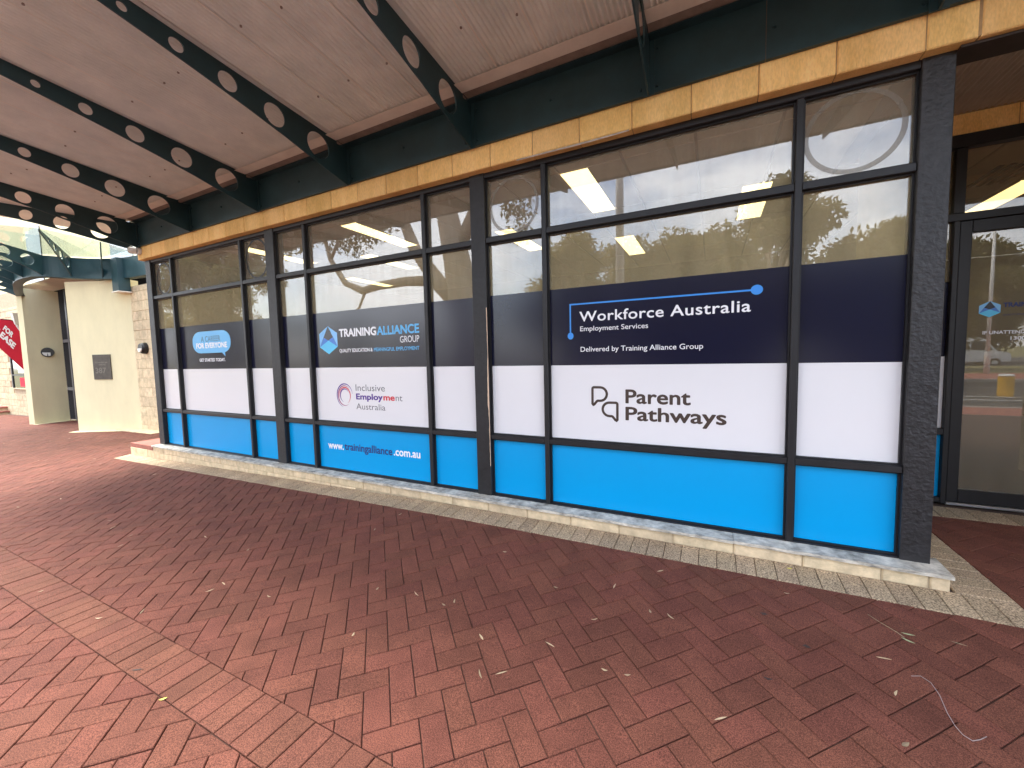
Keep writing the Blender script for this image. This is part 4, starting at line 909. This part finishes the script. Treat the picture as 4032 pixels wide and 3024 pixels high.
for s_ in (-1, 1):
    mb = MB(); mb.box(vx+2.70, vx+2.84, vy+s_*.62-.2, vy+s_*.62+.2, vz+.92, vz+1.10); mb.build('headlight', M['metal'], t)
    for wx in (-1.75, 1.85):
        mb = MB(); mb.tube([(vx+wx, vy+s_*.78, vz+.36), (vx+wx, vy+s_*1.02, vz+.36)], .36, 18); wh = mb.build('wheel', M['tyre'], t)
        mb = MB(); mb.tube([(vx+wx, vy+s_*1.0, vz+.36), (vx+wx, vy+s_*1.03, vz+.36)], .2, 12); mb.build('rim', M['metal'], wh)
t = thing('yellow_bollard', 'short yellow bollard with a white cap at the road edge', 'bollard', (9.27, -13.2, -.3))
mb = MB(); mb.tube([(9.27, -13.2, -.3), (9.27, -13.2, .42), (9.27, -13.2, .46)], [.2, .2, .17], 14); mb.build('post', M['yellow'], t)
mb = MB(); mb.tube([(9.27, -13.2, .461), (9.27, -13.2, .52)], [.21, .16], 14); mb.build('cap', M['line'], t)

# ------------------------------------------------------------------ fallen leaves and litter
def leaf_shape(ln, wd_, bend, curl):
    n = 5; mb = MB()
    for i in range(n+1):
        t_ = i/n; h = wd_*math.sin(math.pi*(t_*.92+.04))*.5; x = (t_-.5)*ln; y = bend*math.sin(math.pi*t_)*ln; z = .003+curl*(abs(t_-.5)*2)**2*ln
        mb.v += [(x, y-h, z), (x, y, z+h*.35), (x, y+h, z)]
    mb.f = [(i*3+k, i*3+k+1, (i+1)*3+k+1, (i+1)*3+k) for i in range(n) for k in (0, 1)]
    mb.f = [tuple(reversed(f)) for f in mb.f]
    return mb
lv = []
for k, (a, b, c, d) in enumerate(((.058, .012, .03, .05), (.046, .010, .06, .08), (.034, .013, .02, .10), (.066, .009, .04, .03))):
    mb = leaf_shape(a, b, c, d); me = bpy.data.meshes.new('leaf'); me.from_pydata(mb.v, [], mb.f); me.materials.append(M['litter']); lv.append(me)
def drop(me, x, y, rz, label, cat='leaf', group=None, m=None, name='fallen_leaf'):
    if m:
        me = me.copy(); me.materials.clear(); me.materials.append(m)
    o = bpy.data.objects.new(name, me); COL.objects.link(o); o.location = (x, y, G(x, y)+.0005); o.rotation_euler = (-math.atan(.06) if y > -1.9 else 0, 0, rz); o.rotation_euler[0] = math.atan((G(x, y+.05)-G(x, y-.05))/.1)
    lab(o, label, cat, group); return o
r_ = random.Random(5)
for k in range(46):
    x = r_.uniform(-9.5, 1.2) if k < 34 else r_.uniform(-16, -9.8); y = r_.uniform(-2.0, -.42) if k < 34 else r_.uniform(-1.6, .5)
    drop(lv[r_.randrange(4)], x, y, r_.random()*6.28, 'dry curled gum leaf fallen on the red brick paving', group='dry leaves scattered on the red paving')
for k in range(14):
    drop(lv[r_.randrange(4)], r_.uniform(-8.5, 1.2), r_.uniform(-.36, -.17), r_.random()*6.28, 'dry gum leaf caught on the pale edging course below the shopfront', group='dry leaves along the plinth')
def px_ground(u, v):
    d = fw+rt2*((u-2016)/FPX)-up2*((v-1512)/FPX); z = -.1
    for _ in range(40):
        t_ = (z-CAM_Z)/d.z; z = G(d.x*t_, CAM_Y+d.y*t_)
    return d.x*t_, CAM_Y+d.y*t_
spots = [(2165, 2540), (2340, 2440), (2560, 2410), (2640, 2430), (2470, 2660), (1790, 2370), (1640, 2340), (1060, 2350), (880, 2300), (560, 2410), (390, 2435), (160, 2330), (2380, 2640), (3480, 2595), (3630, 2280), (3900, 2390), (2600, 2250), (2420, 2310)]
for u, v in spots:
    x, y = px_ground(u, v); drop(lv[r_.randrange(4)], x, y, r_.random()*6.28, 'dry curled gum leaf fallen on the red brick paving', group='dry leaves scattered on the red paving')
x, y = px_ground(642, 2755); drop(lv[2], x, y, .9, 'small bright yellow leaf on the tan paver band', m=M['litter_yellow'])
x, y = px_ground(3108, 2240); drop(lv[2], x, y, .2, 'pale yellow leaf on the pale edging course', m=M['litter_yellow'])
x, y = px_ground(540, 2640); drop(lv[0], x, y, .6, 'dark withered leaf on the tan paver band', m=M['litter_dark'])
x, y = px_ground(3565, 2935); o = drop(lv[2], x, y, .75, 'broad tan leaf lying by itself near a lone pale string'); o.scale = (1.25, 1.3, 1)
for u, v, rz in ((3575, 2500, .0), (3575, 2525, -.6)):
    x, y = px_ground(u, v); drop(lv[0], x, y, rz, 'pale green leaf beside the thin twig', group='green leaves beside the twig', m=M['litter_green'])
pts = [px_ground(u, v) for u, v in ((3588, 2664), (3625, 2664), (3665, 2690), (3700, 2740), (3730, 2810), (3760, 2860), (3790, 2895), (3830, 2920), (3860, 2915), (3885, 2903))]
mb = MB(); mb.tube([(x, y, G(x, y)+.003) for x, y in pts], .0016, 5); lab(mb.build('string', M['string'], None, True), 'thin pale curved string lying on the red paving', 'string')
pts = [px_ground(u, v) for u, v in ((3417, 2421), (3470, 2455), (3530, 2490), (3560, 2512))]
mb = MB(); mb.tube([(x, y, G(x, y)+.003) for x, y in pts], .0016, 5); lab(mb.build('twig', M['litter'], None, True), 'thin dry twig on the red paving near the end post', 'twig')
for u, v in ((3175, 2545), (3022, 2670), (3008, 2417)):
    x, y = px_ground(u, v); mb = MB(); n = 12; ph = r_.random()*6
    mb.add([(x+.017*math.cos(2*math.pi*k/n)*(1+.35*math.sin(3*k+ph)), y+.012*math.sin(2*math.pi*k/n)*(1+.35*math.cos(2*k+ph)), G(x, y)+.0012) for k in range(n)], [tuple(range(n))]); lab(mb.build('gum_spot', M['litter_dark']), 'black trodden gum spot on the red paving', 'gum spot', 'gum spots on the paving')
